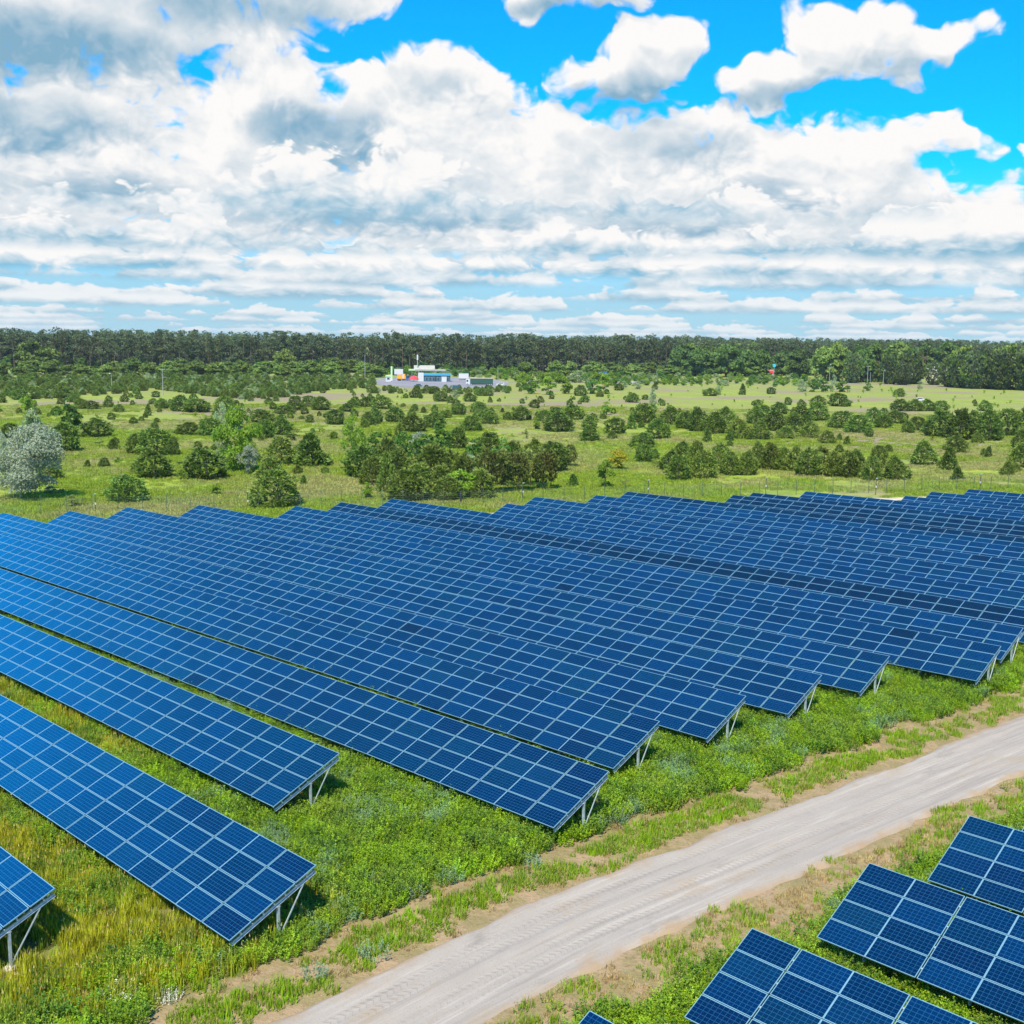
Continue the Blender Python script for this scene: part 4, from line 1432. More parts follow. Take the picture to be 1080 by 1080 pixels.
def plant_cover():
    X, Y, rng = jitter_grid(-122, 2, 8, 112, .29, 1)
    vis = infov(X, Y) & ((Y < 47) | (X > -42 + 0.0 * Y))
    X, Y = X[vis], Y[vis]
    rd = X - road_cx(Y)
    nz = vnoise(X, Y, 2.2, 41)
    nz2 = vnoise(X, Y, 5.5, 42)
    nf = vnoise(X, Y, .8, 43)
    r = rng.random(len(X))
    ur = under_row(X, Y)
    dist = np.hypot(X, Y)
    thin = np.clip(55 / dist, .35, 1)
    rdn = rd + (nz - .5) * 1.5
    yel = sstep((25.5 + (nz2 - .5) * 8 - Y) / 6) * sstep((-31.4 + (nz - .5) * 4 - X) / 4)
    yel = np.maximum(yel, .75 * sstep((34 - Y) / 4) * sstep((-50 + (nz2 - .5) * 10 - X) / 8))
    lushzone = (rdn < -5.6) | (rdn > 5.1)
    dens = np.where(lushzone, .95, 0.0) * thin
    dens = np.where(ur, dens * .35, dens)
    barepatch = sstep((nz2 * .5 + nz * .5 - .66) / .06) * (yel > .3)
    dens *= (1 - .8 * barepatch)
    dens *= (np.hypot(X + 37.91, Y - 14.20) > .62)      # trodden round the concrete foot
    on = r < dens
    r2 = rng.random(len(X))
    isy = on & (r2 < yel * (.55 + .45 * sstep((nz - .3) / .3)))
    rest = on & ~isy
    sage = rest & (nf * .55 + nz * .45 > .66) & (r2 < .75)
    lush = rest & ~sage & (rng.random(len(X)) < .82)
    emit('yellow_grass', X, Y, isy, rng, .7, 1.4, W_YELL, 'tall yellow green grass with brown seed heads between the lowest panel rows', 'grass')
    emit('lush_weeds', X, Y, lush, rng, .75, 1.5, W_LUSH, 'knee high lush green weeds round the ends of the panel rows', 'weeds', 1.1)
    emit('sage_weeds', X, Y, sage, rng, .8, 1.5, W_SAGE, 'grey green wormwood clumps among the lush weeds', 'weeds', 1.15)
    # verges: a green line along the track, a bare strip, dry tufts
    line = (rdn > -4.8) & (rdn < -2.95)
    strip = (rdn >= -5.6) & (rdn <= -4.8)
    right = (rdn > 2.7) & (rdn <= 5.1)
    dv = np.where(line, .95 * sstep((nz + nf * .5 - .36) / .25), 0) + np.where(strip, .22 * (nf > .58), 0) + np.where(right, .16 * (nz > .5) + .35 * sstep((nz2 - .58) / .1), 0)
    dv += np.where(lushzone, .05, 0)
    vg = rng.random(len(X)) < dv * thin
    emit('verge_tufts', X, Y, vg, rng, .6, 1.35, W_VERGE, 'low green tufts in a line along the sandy track', 'grass')
    dd = np.where((rdn > -6.4) & (rdn < -2.6), .32 * sstep((nf - .2) / .4), 0) + np.where((rdn > 2.5) & (rdn < 5.8), .62 * sstep((nf - .2) / .4), 0) + np.where(yel > .4, .10, 0)
    dr = rng.random(len(X)) < dd * thin
    emit('dry_tufts', X, Y, dr, rng, .5, 1.2, W_DRY, 'short straw coloured tufts on the sandy verges', 'grass')


plant_cover()


def meadow_cover():
    rng = np.random.default_rng(9)
    n = 95000
    a = rng.uniform(-.46, .46, n)
    d = 88 * (420 / 88) ** rng.random(n)
    X = d * (FWD.x * np.cos(a) + RGT.x * np.sin(a))
    Y = d * (FWD.y * np.cos(a) + RGT.y * np.sin(a))
    # beyond the array only
    fx = np.interp(Y, [p[1] for p in LANE], [p[0] for p in LANE])
    nz = vnoise(X, Y, 9, 51)
    nz2 = vnoise(X, Y, 30, 52)
    sel = (X < fx - 2.2) & (rng.random(n) < sstep((nz * .6 + nz2 * .5 - .22) / .3))
    emit('meadow_grass', X, Y, sel, rng, .55, 1.25, W_MEAD, 'uneven meadow grass beyond the fence', 'grass', 1.1)


meadow_cover()

# ------------------------------------------------------------------ forest
def forest_pine(seed):
    rng = np.random.default_rng(seed)
    mb = MB()
    mb.tube([(0, 0, -.02), (rng.uniform(-.01, .01), 0, .5), (rng.uniform(-.02, .02), 0, .93)], [.0095, .0075, .003], 5, 1)
    nl = 17
    for k in range(nl):
        z = rng.uniform(.20, .97) if k > 2 else rng.uniform(.82, .97)
        rm = .105 * math.sqrt(max(.1, 1 - ((z - .58) / .46) ** 2))
        a = rng.uniform(0, 6.28)
        c0 = np.array([math.cos(a) * rm * rng.uniform(.2, .8), math.sin(a) * rm * rng.uniform(.2, .8), z])
        m = 30
        o = rdir(rng, m) * rng.uniform(.3, 1, (m, 1)) ** .5
        c = c0 + o * np.array([.055, .055, .038])
        t = unit(o + np.array([0, 0, .4]))
        nn = unit(np.cross(t, rdir(rng, m)))
        mb.leaves(c, nn, t, rng.uniform(.02, .045, m), rng.uniform(.012, .026, m), 0)
    return mb.mesh('forest_pine', [F_FOREST, M_BARKP])


def build_forest():
    rng = np.random.default_rng(17)
    edge = [(-260, 386.2), (-100, 387.4), (0, 388.2), (150, 389.5), (300, 391), (450, 392), (620, 393.3), (750, 394), (850, 395), (960, 395.5), (1080, 396.5), (1300, 398.5)]
    E = [ground(x, y) for x, y in edge]
    pts, hs = [], []
    for a, b in zip(E[:-1], E[1:]):
        L = (b - a).length
        for row in range(11):
            m = int(L / (4.6 + .25 * row))
            for k in range(m):
                p = a.lerp(b, (k + rng.random()) / m)
                out = Vector((p.x, p.y, 0)).normalized()
                q = p + out * (row * 6.5 + rng.uniform(-2.5, 2.5))
                pts.append((q.x, q.y, -1.4))
                hs.append(27.5 * rng.uniform(.84, 1.08) * (1 + .16 * (float(vnoise(q.x, q.y, 24., 61)) - .5)) * (.93 if row == 0 and rng.random() < .3 else 1))
    # the ridge of forest farther off on the right
    for k in range(900):
        px = rng.uniform(700, 1300)
        p = ground(px, 383 + (px - 540) * .012)
        out = Vector((p.x, p.y, 0)).normalized()
        q = p + out * rng.uniform(0, 120)
        pts.append((q.x, q.y, -1.4))
        hs.append(30 * rng.uniform(.88, 1.1))
    hs = np.array(hs)
    wd = hs * rng.uniform(1.15, 1.7, len(hs))
    scatter('pine_forest', pts, rng.uniform(0, 6.28, len(hs)), np.stack([wd, wd, hs], -1), [forest_pine(s) for s in range(6)],
            'dark pine forest closing the view along the horizon', 'forest')
    v = [(p.x, p.y, -1.2) for p in E] + [(p.x * 1.9, p.y * 1.9, -1.2) for p in E]
    n = len(E)
    me = bpy.data.meshes.new('forest_floor')
    me.from_pydata(v, [], [(i, i + 1, i + 1 + n, i + n) for i in range(n - 1)])
    me.materials.append(simple('forest_litter', (0.05, 0.045, 0.025), .95, 0, .3, .2))
    tag(link('forest_floor', me), kind='structure')
    # undergrowth at the foot of the wood
    rng = np.random.default_rng(18)
    pts, sc_ = [], []
    for a, b in zip(E[:-1], E[1:]):
        L = (b - a).length
        for k in range(int(L / 0.9)):
            p = a.lerp(b, rng.random())
            out = Vector((p.x, p.y, 0)).normalized()
            q = p + out * rng.uniform(-3, 40)
            pts.append((q.x, q.y, -1.5))
            h = rng.uniform(3, 9)
            sc_.append((h * rng.uniform(.9, 1.3), h * rng.uniform(.9, 1.3), h))
    scatter('forest_undergrowth', pts, rng.uniform(0, 6.28, len(pts)), sc_, KINDS['leafy_tree'][1], 'green undergrowth along the foot of the pine forest', 'undergrowth')


build_forest()


def build_thicket():
    """the dense belt of young pines in the left distance and the roadside hedge"""
    rng = np.random.default_rng(23)
    pts, s_ = [], []
    for k in range(1150):
        x = rng.uniform(-60, 395)
        ymax = 417 + 5 * math.sin(x * .03) - max(0, (x - 300)) * .03
        y = rng.uniform(399.5, ymax)
        if x > 375 and rng.random() < .4:
            continue
        p = ground(x, y)
        sp = mpp(p)
        h = rng.uniform(4.5, 8.5) * sp
        pts.append(tuple(p))
        w = h * rng.uniform(.95, 1.5)
        s_.append((w, w, h))
    for k in range(90):
        x = rng.uniform(385, 560)
        p = ground(x, rng.uniform(410.5, 415) if x < 540 else rng.uniform(408, 413))
        h = rng.uniform(3, 6) * mpp(p)
        pts.append(tuple(p))
        s_.append((h * 1.3, h * 1.3, h))
    scatter('young_pine_thicket', pts, rng.uniform(0, 6.28, len(pts)), s_, KINDS['pine_bush'][1][:3] + KINDS['olive_pine'][1][:2] + [KINDS['sage_bush'][1][0]],
            'dense belt of young pines in the left distance', 'thicket')
    pts, s_ = [], []
    for k in range(330):
        x = rng.uniform(500, 862)
        y = 402 + (x - 540) * .010 + rng.uniform(-6, 3.2)
        if 505 < x < 545 and y > 402:
            continue
        p = ground(x, y)
        h = rng.uniform(4, 8) * mpp(p)
        pts.append(tuple(p))
        s_.append((h * rng.uniform(1, 1.6), h * rng.uniform(1, 1.6), h))
    for k in range(150):
        p = ground(rng.uniform(392, 560), rng.uniform(393.2, 397.6))
        h = rng.uniform(5, 9) * mpp(p)
        pts.append(tuple(p))
        s_.append((h * rng.uniform(1, 1.6), h * rng.uniform(1, 1.6), h))
    scatter('roadside_hedge', pts, rng.uniform(0, 6.28, len(pts)), s_, KINDS['bright_bush'][1][:3] + KINDS['leafy_tree'][1][:2] + [KINDS['sage_bush'][1][1]],
            'loose green hedge of bushes along the far road', 'hedge')


build_thicket()

# trees that stand out along the edge of the wood: (kind, x, base y, width, height)
kind('edge_tree', 'bright rounded tree', [leafy_crown(s + 120, 3000, 40, 'wall', .085, .065, z0=-.05, gap=.8) for s in range(4)], F_EDGE, TR)
kind('dark_edge_tree', 'dark green broad tree', [leafy_crown(s + 130, 3000, 40, 'wall', .085, .065, z0=-.05, gap=.8) for s in range(4)], F_EDGED, TR)
kind('edge_pine', 'dark tall pine', [pine_crown(s + 140, 480, 'tall', .085, .055) for s in range(4)], [F_FOREST, F_PINE], TRP)
kind('dead_tree', 'rust brown dying tree', [leafy_crown(150, 500, 14, 'flame', .08, .04, gap=.0)], leafmat('rust_leaves', ((.16, .09, .06, 1), (.24, .15, .10, 1)), .2), TRP)
EDGE = {
    'edge_tree': '37 390 34 32;47 395 20 13;68 396 14 11;95 395 18 10;113 396 16 12;133 396 16 13;172 396 18 12;190 396 20 14;213 396 19 14;229 396 18 14;272 397 17 14;298 397 18 14;316 396 19 14;333 396 18 14;352 394 25 17;372 393 24 14;'
    '300 392 18 24;652 391 24 30;668 391 21 32;590 389 26 22;607 392 12 13;665 396 12 14;730 394 27 34;745 394 24 34;760 394 26 34;775 394 24 33;792 394 26 33;870 402 27 38;883 402 24 41;944 403 30 44;1016 405 26 44;1062 405 30 46;1085 405 26 44;3 398 17 19;23 399 18 14;35 396 22 18;55 396 19 18;76 398 20 15;86 398 19 14;112 398 20 15;121 398 20 19;141 396 21 19;159 397 18 15;177 398 17 18;191 396 20 18;208 397 22 17;230 398 22 17;240 397 20 16;255 396 16 17;282 398 23 19;294 397 19 14;312 397 23 16;325 398 22 19;349 398 19 16;358 396 19 16;383 397 17 16;393 398 23 14;554 397 17 16;586 397 16 17;600 397 18 18;626 395 20 15;645 397 18 16;665 396 21 12;685 395 23 14;706 397 20 13;729 396 22 15;744 395 16 12;775 396 18 12;793 398 19 17;806 395 24 16;839 398 19 19;851 396 23 18',
    'dark_edge_tree': '717 396 25 34;735 397 28 31;753 397 22 28;768 398 25 36;785 397 28 32;802 398 22 33;827 396 28 28;843 399 23 34;883 397 27 32;907 399 27 34;922 397 26 33;937 399 23 32;958 397 22 34;684 391 21 29;703 392 25 32;806 393 22 30;846 395 12 14;906 403 27 40;926 403 30 43;975 397 26 37;996 397.5 26 38;622 393 11 11',
    'edge_pine': '835 394 20 32;960 405 22 34;985 406 15 24;952 406 15 23;1001 408 17 30;1012 409 22 36;1026 410 22 38;1040 410 23 39;1054 411 24 40;1068 411 24 41;1084 412 24 40;898 404 16 32;938 405 16 30',
    'dead_tree': '970 398 12 28;845 393 9 20;889 400 10 16',
}
_rows = []
for kn, txt in EDGE.items():
    for e in txt.split(';'):
        _rows.append((kn,) + tuple(float(a) for a in e.split()))
EM = [(460, 405, 'fuel station'), (37, 390, 'lone round tree'), (652, 391, 'tall bright tree'), (760, 394, 'bright grove'), (970, 398, 'rust brown tree'),
      (990, 400, 'cream house'), (1040, 410, 'big dark pines at right'), (213, 396, 'bright shrub tree'), (870, 402, 'yellow green tree')]
_lab = make_labels([(x, y, KINDS[k][0] + ' by the forest', h) for k, x, y, w, h in _rows], EM)
EGR = {'edge_tree': 'bright trees along the forest edge', 'dark_edge_tree': 'dark green trees along the forest edge', 'edge_pine': 'tall pines before the forest at right', 'dead_tree': 'rust brown trees'}
for i, (kn, x, y, w, h) in enumerate(_rows):
    p = ground(x, y)
    s = mpp(p)
    lab = {(37, 390): 'lone round bright green tree rising before the pine forest at far left', (652, 391): 'first tall bright green tree right of centre before the forest',
           (970, 398): 'rust brown dying tree beside the cream house', (870, 402): 'yellow green tree by the lamp post before the forest'}.get((int(x), int(y)), _lab[i])
    plant(kn, p, w * s * 1.3, h * s * 1.03, lab, EGR[kn], cat='tree')

# ------------------------------------------------------------------ fence behind the array
FENCE = [(-168, 34), (-149.5, 59.9), (-143.0, 71), (-134.5, 84), (-121.0, 102), (-112.5, 117.2), (-102.5, 132.8), (-84, 160), (-67, 184), (-40, 221)]


def build_fence():
    root = empty('wire_fence', (FENCE[4][0], FENCE[4][1], -1.3), 0, 'tall green wire fence with bent post tops along the back of the solar field', 'fence')
    o0 = Vector((FENCE[4][0], FENCE[4][1], -1.3))
    P = [Vector((x, y, 0)) for x, y in FENCE]
    mb = MB()
    mb.box((0, 0, .9), (.06, .06, 2.2))
    mb.tube([(0, 0, 1.98), (0.0, -.10, 2.18), (0, -.30, 2.38)], .028, 5)
    mb.box((0, 0, 2.02), (.08, .08, .05))
    me = mb.mesh('post', M_FPOST)
    wires = MB()
    prev = None
    for a, b in zip(P[:-1], P[1:]):
        n = max(1, round((b - a).length / 3.0))
        ang = math.atan2((b - a).y, (b - a).x)
        for k in range(n):
            q = a.lerp(b, k / n)
            q.z = float(ground_z(q.x, q.y))
            link('post', me, root, q - o0, (0, 0, ang + math.pi))
            if prev is not None:
                for h in (.15, .45, .75, 1.05, 1.35, 1.65, 1.92):
                    wires.bar(prev + Vector((0, 0, h)) - o0, q + Vector((0, 0, h)) - o0, .012, .012)
                d = q - prev
                m = 12
                for j in range(m):
                    w = prev.lerp(q, j / m) - o0
                    wires.bar(w + Vector((0, 0, .1)), w + Vector((0, 0, 1.92)), .006, .006)
            prev = q
    wires.build('wire_mesh', M_WIRE, root)


build_fence()

# camera poles along the fence
mbp = MB()
mbp.tube([(0, 0, -.1), (0, 0, 2.45)], [.045, .04], 8)
ME_CPOLE = mbp.mesh('pole', M_BLACK)
mbp = MB()
mbp.box((0.02, -.06, 2.50), (.13, .26, .12))
mbp.box((0.02, -.12, 2.58), (.18, .34, .02))
ME_CBOX = mbp.mesh('camera_housing', M_WHITE)
mbp = MB()
mbp.box((0, 0, 1.25), (.16, .12, .28))
ME_CJB = mbp.mesh('junction_box', M_WHITE)
for x, y, lab in ((101, 541, 'dark camera pole with a white head before the round pine by the fence'), (261.5, 538, 'camera pole with a white head below the silver grey sapling'),
                  (411, 525, 'camera pole with a white head at the left foot of the shrub clump'), (551.5, 527.5, 'camera pole with a white head before the brown stemmed pines'),
                  (683.5, 524, 'camera pole with a white head right of the yellow broom'), (807.5, 521, 'camera pole with a white head below the left end of the long pine belt'),
                  (923.5, 522, 'camera pole with a white head below the right end of the long pine belt'), (1033.5, 517, 'camera pole with a white head at the right part of the fence')):
    p = ground(x, y)
    r = empty('camera_pole', p, -YAW + .4, lab, 'camera pole', 'camera poles along the fence')
    link('pole', ME_CPOLE, r)
    link('camera_housing', ME_CBOX, r)
    link('junction_box', ME_CJB, r)
p = ground(486, 531)
bo = empty('bollard', p, 0, 'thick dark bollard post standing at the fence below the leaning bush', 'bollard')
mb = MB()
mb.tube([(0, 0, -.1), (0, 0, 1.75), (0, 0, 1.82)], [.16, .16, .10], 10)
mb.build('shaft', M_BLACK, bo)
mb = MB()
mb.tube([(0, 0, 1.40), (0, 0, 1.55)], .17, 10)
mb.build('band', M_FPOST, bo)


# ------------------------------------------------------------------ poles
def pole(x, yb, yt, label, cat, lamp=False, group=None, arms=0, m=None):
    p = ground(x, yb)
    h = (yb - yt) * mpp(p)
    r = empty('utility_pole' if not lamp else 'lamp_post', p, -YAW, label, cat, group)
    mb = MB()
    mb.tube([(0, 0, -.3), (0, 0, h)], [.16, .10], 8)
    mb.build('pole', m or M_POLE, r)
    if lamp:
        mb = MB()
        mb.tube([(0, 0, h - .3), (0, -.5, h + .15), (0, -1.1, h + .25)], .07, 6)
        mb.build('arm', m or M_POLE, r)
        mb = MB()
        mb.box((0, -1.5, h + .27), (.5, 1.1, .22), taper=.7)
        mb.build('lamp_head', M_WHITE, r)
    for k in range(arms):
        mb = MB()
        mb.box((0, 0, h - .35 - .8 * k), (2.2, .12, .12))
        mb.build('crossarm', m or M_POLE, r)
        for sx in (-.9, 0, .9):
            mb = MB()
            mb.tube([(sx, 0, h - .28 - .8 * k), (sx, 0, h - .12 - .8 * k), (sx, 0, h - .02 - .8 * k)], [.05, .10, .05], 6)
            mb.build('insulator', M_WHITE, r)
    return r, p, h


G_P = 'poles along the far road'
pole(172, 417, 389, 'tall concrete pole standing in the young pine belt at left', 'pole', False, G_P, 1)
pole(118, 412, 394.5, 'lamp post with a pale head among the young pines at far left', 'lamp post', True, G_P)
pole(552.5, 411, 398, 'short pale pole right of the dark green trailer truck', 'pole', False, G_P)
pole(692.5, 404, 391, 'thin pale pole in the hedge right of the white barrier', 'pole', False, G_P)
pole(874.5, 403, 385, 'lamp post before the yellow green tree', 'lamp post', True, G_P)
pole(834.5, 396, 388, 'thin grey pole left of the rust tree in the hedge', 'pole', False, G_P)
pole(747.5, 397, 386, 'thin grey pole at the left of the red canopy', 'pole', False, G_P)
pole(804.8, 406, 393.5, 'thin dark post below the red canopies in the hedge', 'pole', False, G_P, 0, M_BARK)
pole(385, 404, 374, 'very tall thin mast before the forest left of the fuel station', 'mast', False, G_P)
pole(525, 405, 388, 'thin grey pole right of the dark green trailer', 'pole', False, G_P)
_, pa, ha = pole(914.5, 406.5, 386, 'tallest pale concrete pole with wires before the dark pines', 'pole', False, G_P, 1)
_, pb, hb = pole(917.6, 405, 392.5, 'short pale pole right behind the tallest concrete pole', 'pole', False, G_P)
_, pc, hc = pole(931.3, 406.5, 391, 'pale pole with a white lamp head in the meadow at right', 'lamp post', True, G_P)


def wire(a, b, sag, label):
    mb = MB()
    pts = [a.lerp(b, t / 12) - Vector((0, 0, sag * 4 * (t / 12) * (1 - t / 12))) for t in range(13)]
    mb.tube([q - a for q in pts], .035, 4)
    o = mb.build('overhead_wire', M_BLACK, None, loc=a)
    tag(o, label, 'wire', 'overhead wires at right')


_l = ground(862, 405)
for k, dz in enumerate((0.0, .9)):
    wire(pa + Vector((0, 0, ha - .3 - dz)), pc + Vector((0, 0, hc - .2 - dz * .5)), .5, ('upper' if k == 0 else 'lower') + ' short overhead wire between the two poles at right')
wire(pc + Vector((0, 0, hc - .2)), ground(1100, 411) + Vector((0, 0, 8.5)), 2.0, 'long overhead wire running to the right edge before the dark pines')
wire(pa + Vector((0, 0, ha - .4)), ground(862, 405) + Vector((0, 0, 9)), 1.2, 'long overhead wire running left from the tallest pole')

# ------------------------------------------------------------------ fuel station
C_TEAL = simple('teal_cladding', (0.02, 0.10, 0.13), .5)
C_BLUE = simple('blue_cladding', (0.05, 0.30, 0.46), .5)
C_ORANGE = simple('orange_tarpaulin', (0.80, 0.36, 0.02), .6)
C_RED = simple('red_canvas', (0.75, 0.04, 0.06), .6)
C_DGREEN = simple('dark_green_tarpaulin', (0.015, 0.07, 0.05), .6)
C_LIME = simple('pale_green_panel', (0.45, 0.66, 0.36), .6)
C_GREYR = simple('grey_roofing', (0.33, 0.33, 0.29), .7, 0, .1, .6)
C_DBLUE = simple('deep_blue_paint', (0.02, 0.09, 0.26), .5)
C_CREAM = simple('cream_plaster', (0.62, 0.52, 0.38), .85, 0, .1, .4)
C_WALL = simple('white_plaster', (0.48, 0.47, 0.44), .85, 0, .08, .4)
C_ROOFD = simple('weathered_roof', (0.36, 0.33, 0.31), .8, 0, .2, .8)
C_TYRE = simple('tyre_rubber', (0.02, 0.02, 0.02), .9)
C_APRON = simple('pale_asphalt', (0.20, 0.19, 0.205), .9, 0, .1, .05)

ap = [ground(*q) for q in ((388, 403.5), (400, 406), (424, 408), (440, 408.6), (478, 410.2), (520, 408.6), (536, 407), (536, 402.5), (505, 398.8), (470, 398), (430, 398), (404, 399), (388, 401))]
me = bpy.data.meshes.new('forecourt')
me.from_pydata([(q.x, q.y, -1.22) for q in ap], [], [tuple(range(len(ap)))])
me.materials.append(C_APRON)
tag(link('forecourt', me), kind='structure')
polyline_sheet('far_road', [tuple(ground(x, y))[:2] for x, y in ((-120, 401), (0, 400.5), (150, 400.6), (300, 401), (400, 401.5), (540, 403), (660, 403.3), (860, 405), (1000, 404), (1250, 406))], 8, C_APRON, 0.05)


class Site:
    """local frame facing the camera at a pixel of the ground: X right, Y away, Z up, in metres; s = metres per photo pixel"""
    def __init__(s, name, x, y, label, cat, group=None, turn=0.0):
        s.p = ground(x, y)
        s.p.z = -1.24
        s.s = mpp(s.p)
        a = math.atan2(s.p.x, s.p.y)     # bearing
        s.r = empty(name, s.p, -a + turn, label, cat, group)

    def box(s, name, x0, x1, z0, z1, d, m, y=0.0, parent=None, taper=1.0, gable=False):
        k = s.s
        mb = MB()
        if gable:
            a, b, c, e = x0 * k, x1 * k, z0 * k, z1 * k
            v = [(a, y, c), (b, y, c), (b, y + d, c), (a, y + d, c), (a, y + d / 2, e), (b, y + d / 2, e)]
            mb.add(v, [(0, 1, 5, 4), (2, 3, 4, 5), (0, 4, 3), (1, 2, 5), (3, 2, 1, 0)])
        else:
            mb.box(((x0 + x1) / 2 * k, y + d / 2, (z0 + z1) / 2 * k), ((x1 - x0) * k, d, (z1 - z0) * k), taper=taper)
        return mb.build(name, m, parent or s.r)

    def window(s, x0, x1, z0, z1, y):
        f = s.box('window', x0, x1, z0, z1, .12, M_WHITE, y - .12)
        s.box('pane', x0 + .12, x1 - .12, z0 + .12, z1 - .12, .03, M_WINDOW, y - .15, f)

    def wheels(s, xs, r, y0, y1):
        for x in xs:
            for y in (y0, y1):
                mb = MB()
                mb.tube([(x * s.s, y - .14, r), (x * s.s, y + .14, r)], r, 12)
                w = mb.build('wheel', C_TYRE, s.r)
                mb = MB()
                sg = -1 if y == y0 else 1
                mb.tube([(x * s.s, y + sg * .13, r), (x * s.s, y + sg * .17, r)], r * .55, 8)
                mb.build('rim', M_STEEL, w)


st = Site('fuel_station_shop', 460, 402.5, 'fuel station shop with blue fascia, dark teal front and white end wall', 'building')
st.box('white_end_wall', -19, -13.2, 0, 8.6, 9, M_WHITE)
st.box('shop_front', -13.2, 15, 0, 6.2, 9.2, C_TEAL, -.1)
st.box('fascia', -13.2, 15.3, 6.2, 8.2, 10, C_BLUE, -.5)
for a in (-11, -7.5, -4, 1, 4.5, 11):
    st.window(a, a + 2.4, 1.0, 4.6, -.1)
st.box('door', -1.8, .2, 0, 4.4, .1, M_WINDOW, -.22)
cn = Site('fuel_canopy', 452, 400.3, 'grey ridged roof above the white flat canopy of the fuel station', 'canopy')
cn.box('canopy_slab', -21, 18, 9.0, 10.4, 9, C_GREYR, 0)
cn.box('canopy_edge', -21, -14, 9.2, 10.4, .2, C_LIME, -.2)
rf = cn.box('roof', -15.5, 6.5, 10.42, 14.5, 8, C_GREYR, 2, gable=True)
for i in range(11):
    a = -15 + i * 2
    cn.box('roof_rib', a, a + .25, 10.44, 10.7, .2, M_WHITE, 1.75, rf)
for a in (-18, -8, 4, 15):
    cn.box('column', a, a + .8, 0, 9.0, .5, M_WHITE, 3)
ms = Site('signal_mast', 440.3, 400, 'slim pale mast with a thicker head rising above the fuel station roof', 'mast')
ms.box('mast', -.35, .35, 0, 20, .35, M_POLE)
ms.box('antenna_head', -.75, .75, 20, 25.5, .7, M_WHITE, -.15)
bb = Site('billboard', 420.5, 402, 'white billboard on two posts left of the fuel station', 'billboard')
bb.box('panel', -4.6, 4.6, 7.3, 12.6, .4, M_WHITE)
bb.box('panel_frame', -4.9, 4.9, 6.9, 7.28, .5, M_STEEL, -.05)
for a in (-3, 2.6):
    bb.box('leg', a, a + .5, 0, 6.88, .3, M_POLE, .05)
py_ = Site('price_pylon', 413, 402, 'narrow pale green pylon sign at the left of the fuel station', 'sign')
py_.box('pylon', -.9, .9, 2.0, 15.5, .6, C_LIME)
py_.box('base', -1.0, 1.0, 0, 1.98, .8, M_WHITE, -.1)
py_.box('arm', -6, -.95, 5.2, 6.2, .4, C_LIME, .1)
kk = Site('white_kiosk', 409.5, 402.6, 'tiny white kiosk at the left end of the forecourt', 'kiosk')
kk.box('body', -2.6, 2.6, 0, 5.2, 3, M_WHITE)
kk.box('roof', -3, 3, 5.22, 6.0, 3.6, C_LIME, -.3)
kk.window(-1.4, 1.4, 2.2, 4.2, 0)
tb = Site('white_tank', 468.3, 403.2, 'white box cabinet standing before the teal shop front', 'cabinet')
tb.box('cabinet', -2.6, 2.6, .4, 5.6, 2, M_WHITE)
tb.box('base', -2.8, 2.8, 0, .38, 2.2, M_POLE, -.1)
tb.box('lid', -2.8, 2.8, 5.62, 6.0, 2.2, M_POLE, -.1)
tr = Site('orange_truck', 425.5, 401.8, 'truck with an orange box body and a blue cab by the billboard', 'truck')
tr.box('cargo_box', -6.6, 2.0, 1.6, 7.2, 2.5, C_ORANGE)
tr.box('white_stripe', -.9, .6, 1.6, 7.0, .06, M_WHITE, -.07)
tr.box('cab', 2.4, 7.2, .9, 5.6, 2.4, C_DBLUE, 0, taper=.92)
tr.box('windscreen', 3.0, 6.6, 3.4, 5.2, .05, M_WINDOW, -.06)
tr.box('chassis', -6.4, 7.0, .8, 1.5, 2.0, M_BLACK, .2)
tr.wheels((-4.5, -2.6, 5), .52, .1, 2.3)
um = Site('red_parasol', 436.3, 402.5, 'big red parasol tent between the blue cab and the shop', 'parasol')
mb = MB()
R8 = [(5.2 * um.s * math.cos(k * math.pi / 4), 5.2 * um.s * math.sin(k * math.pi / 4), 3.0 * um.s) for k in range(8)]
R8b = [(a * .55, b * .55, 5.2 * um.s) for a, b, c in R8]
V8 = [(a, b, c - .9 * um.s) for a, b, c in R8]
mb.add(R8 + R8b + [(0, 0, 6.3 * um.s)] + V8, [(i, (i + 1) % 8, (i + 1) % 8 + 8, i + 8) for i in range(8)] + [(i + 8, (i + 1) % 8 + 8, 16) for i in range(8)] + [(i + 17, (i + 1) % 8 + 17, (i + 1) % 8, i) for i in range(8)])
mb.build('canopy', C_RED, um.r)
um.box('pole', -.18, .18, 0, 6.2, .12, M_POLE)
wt = Site('white_trailer', 489, 401, 'white box trailer parked between the shop and the green bushes', 'trailer')
wt.box('cargo_box', -5.2, 5.2, 1.6, 6.9, 2.5, M_WHITE)
wt.box('roof_rail', -5.3, 5.3, 6.92, 7.2, 2.6, C_BLUE, -.05)
wt.box('chassis', -5, 5, .9, 1.58, 2, M_BLACK, .2)
wt.wheels((2, 3.8), .5, .1, 2.3)
gt = Site('trailer_truck', 506, 406.6, 'long dark green curtain trailer truck with a white cab by the road', 'truck')
gt.box('curtain_side', -10, 14, 1.7, 7.3, 2.5, C_DGREEN)
gt.box('roof', -10.1, 14.1, 7.32, 7.8, 2.6, C_CREAM, -.05)
gt.box('chassis', -9.5, 13.8, .9, 1.68, 2, M_BLACK, .2)
gt.box('cab', -14.6, -10.5, .9, 6.6, 2.4, M_WHITE, 0, taper=.94)
gt.box('side_window', -14, -12.2, 3.8, 5.6, .05, M_WINDOW, -.06)
gt.wheels((-13, -8.6, 8.5, 10.3, 12.1), .5, .1, 2.3)
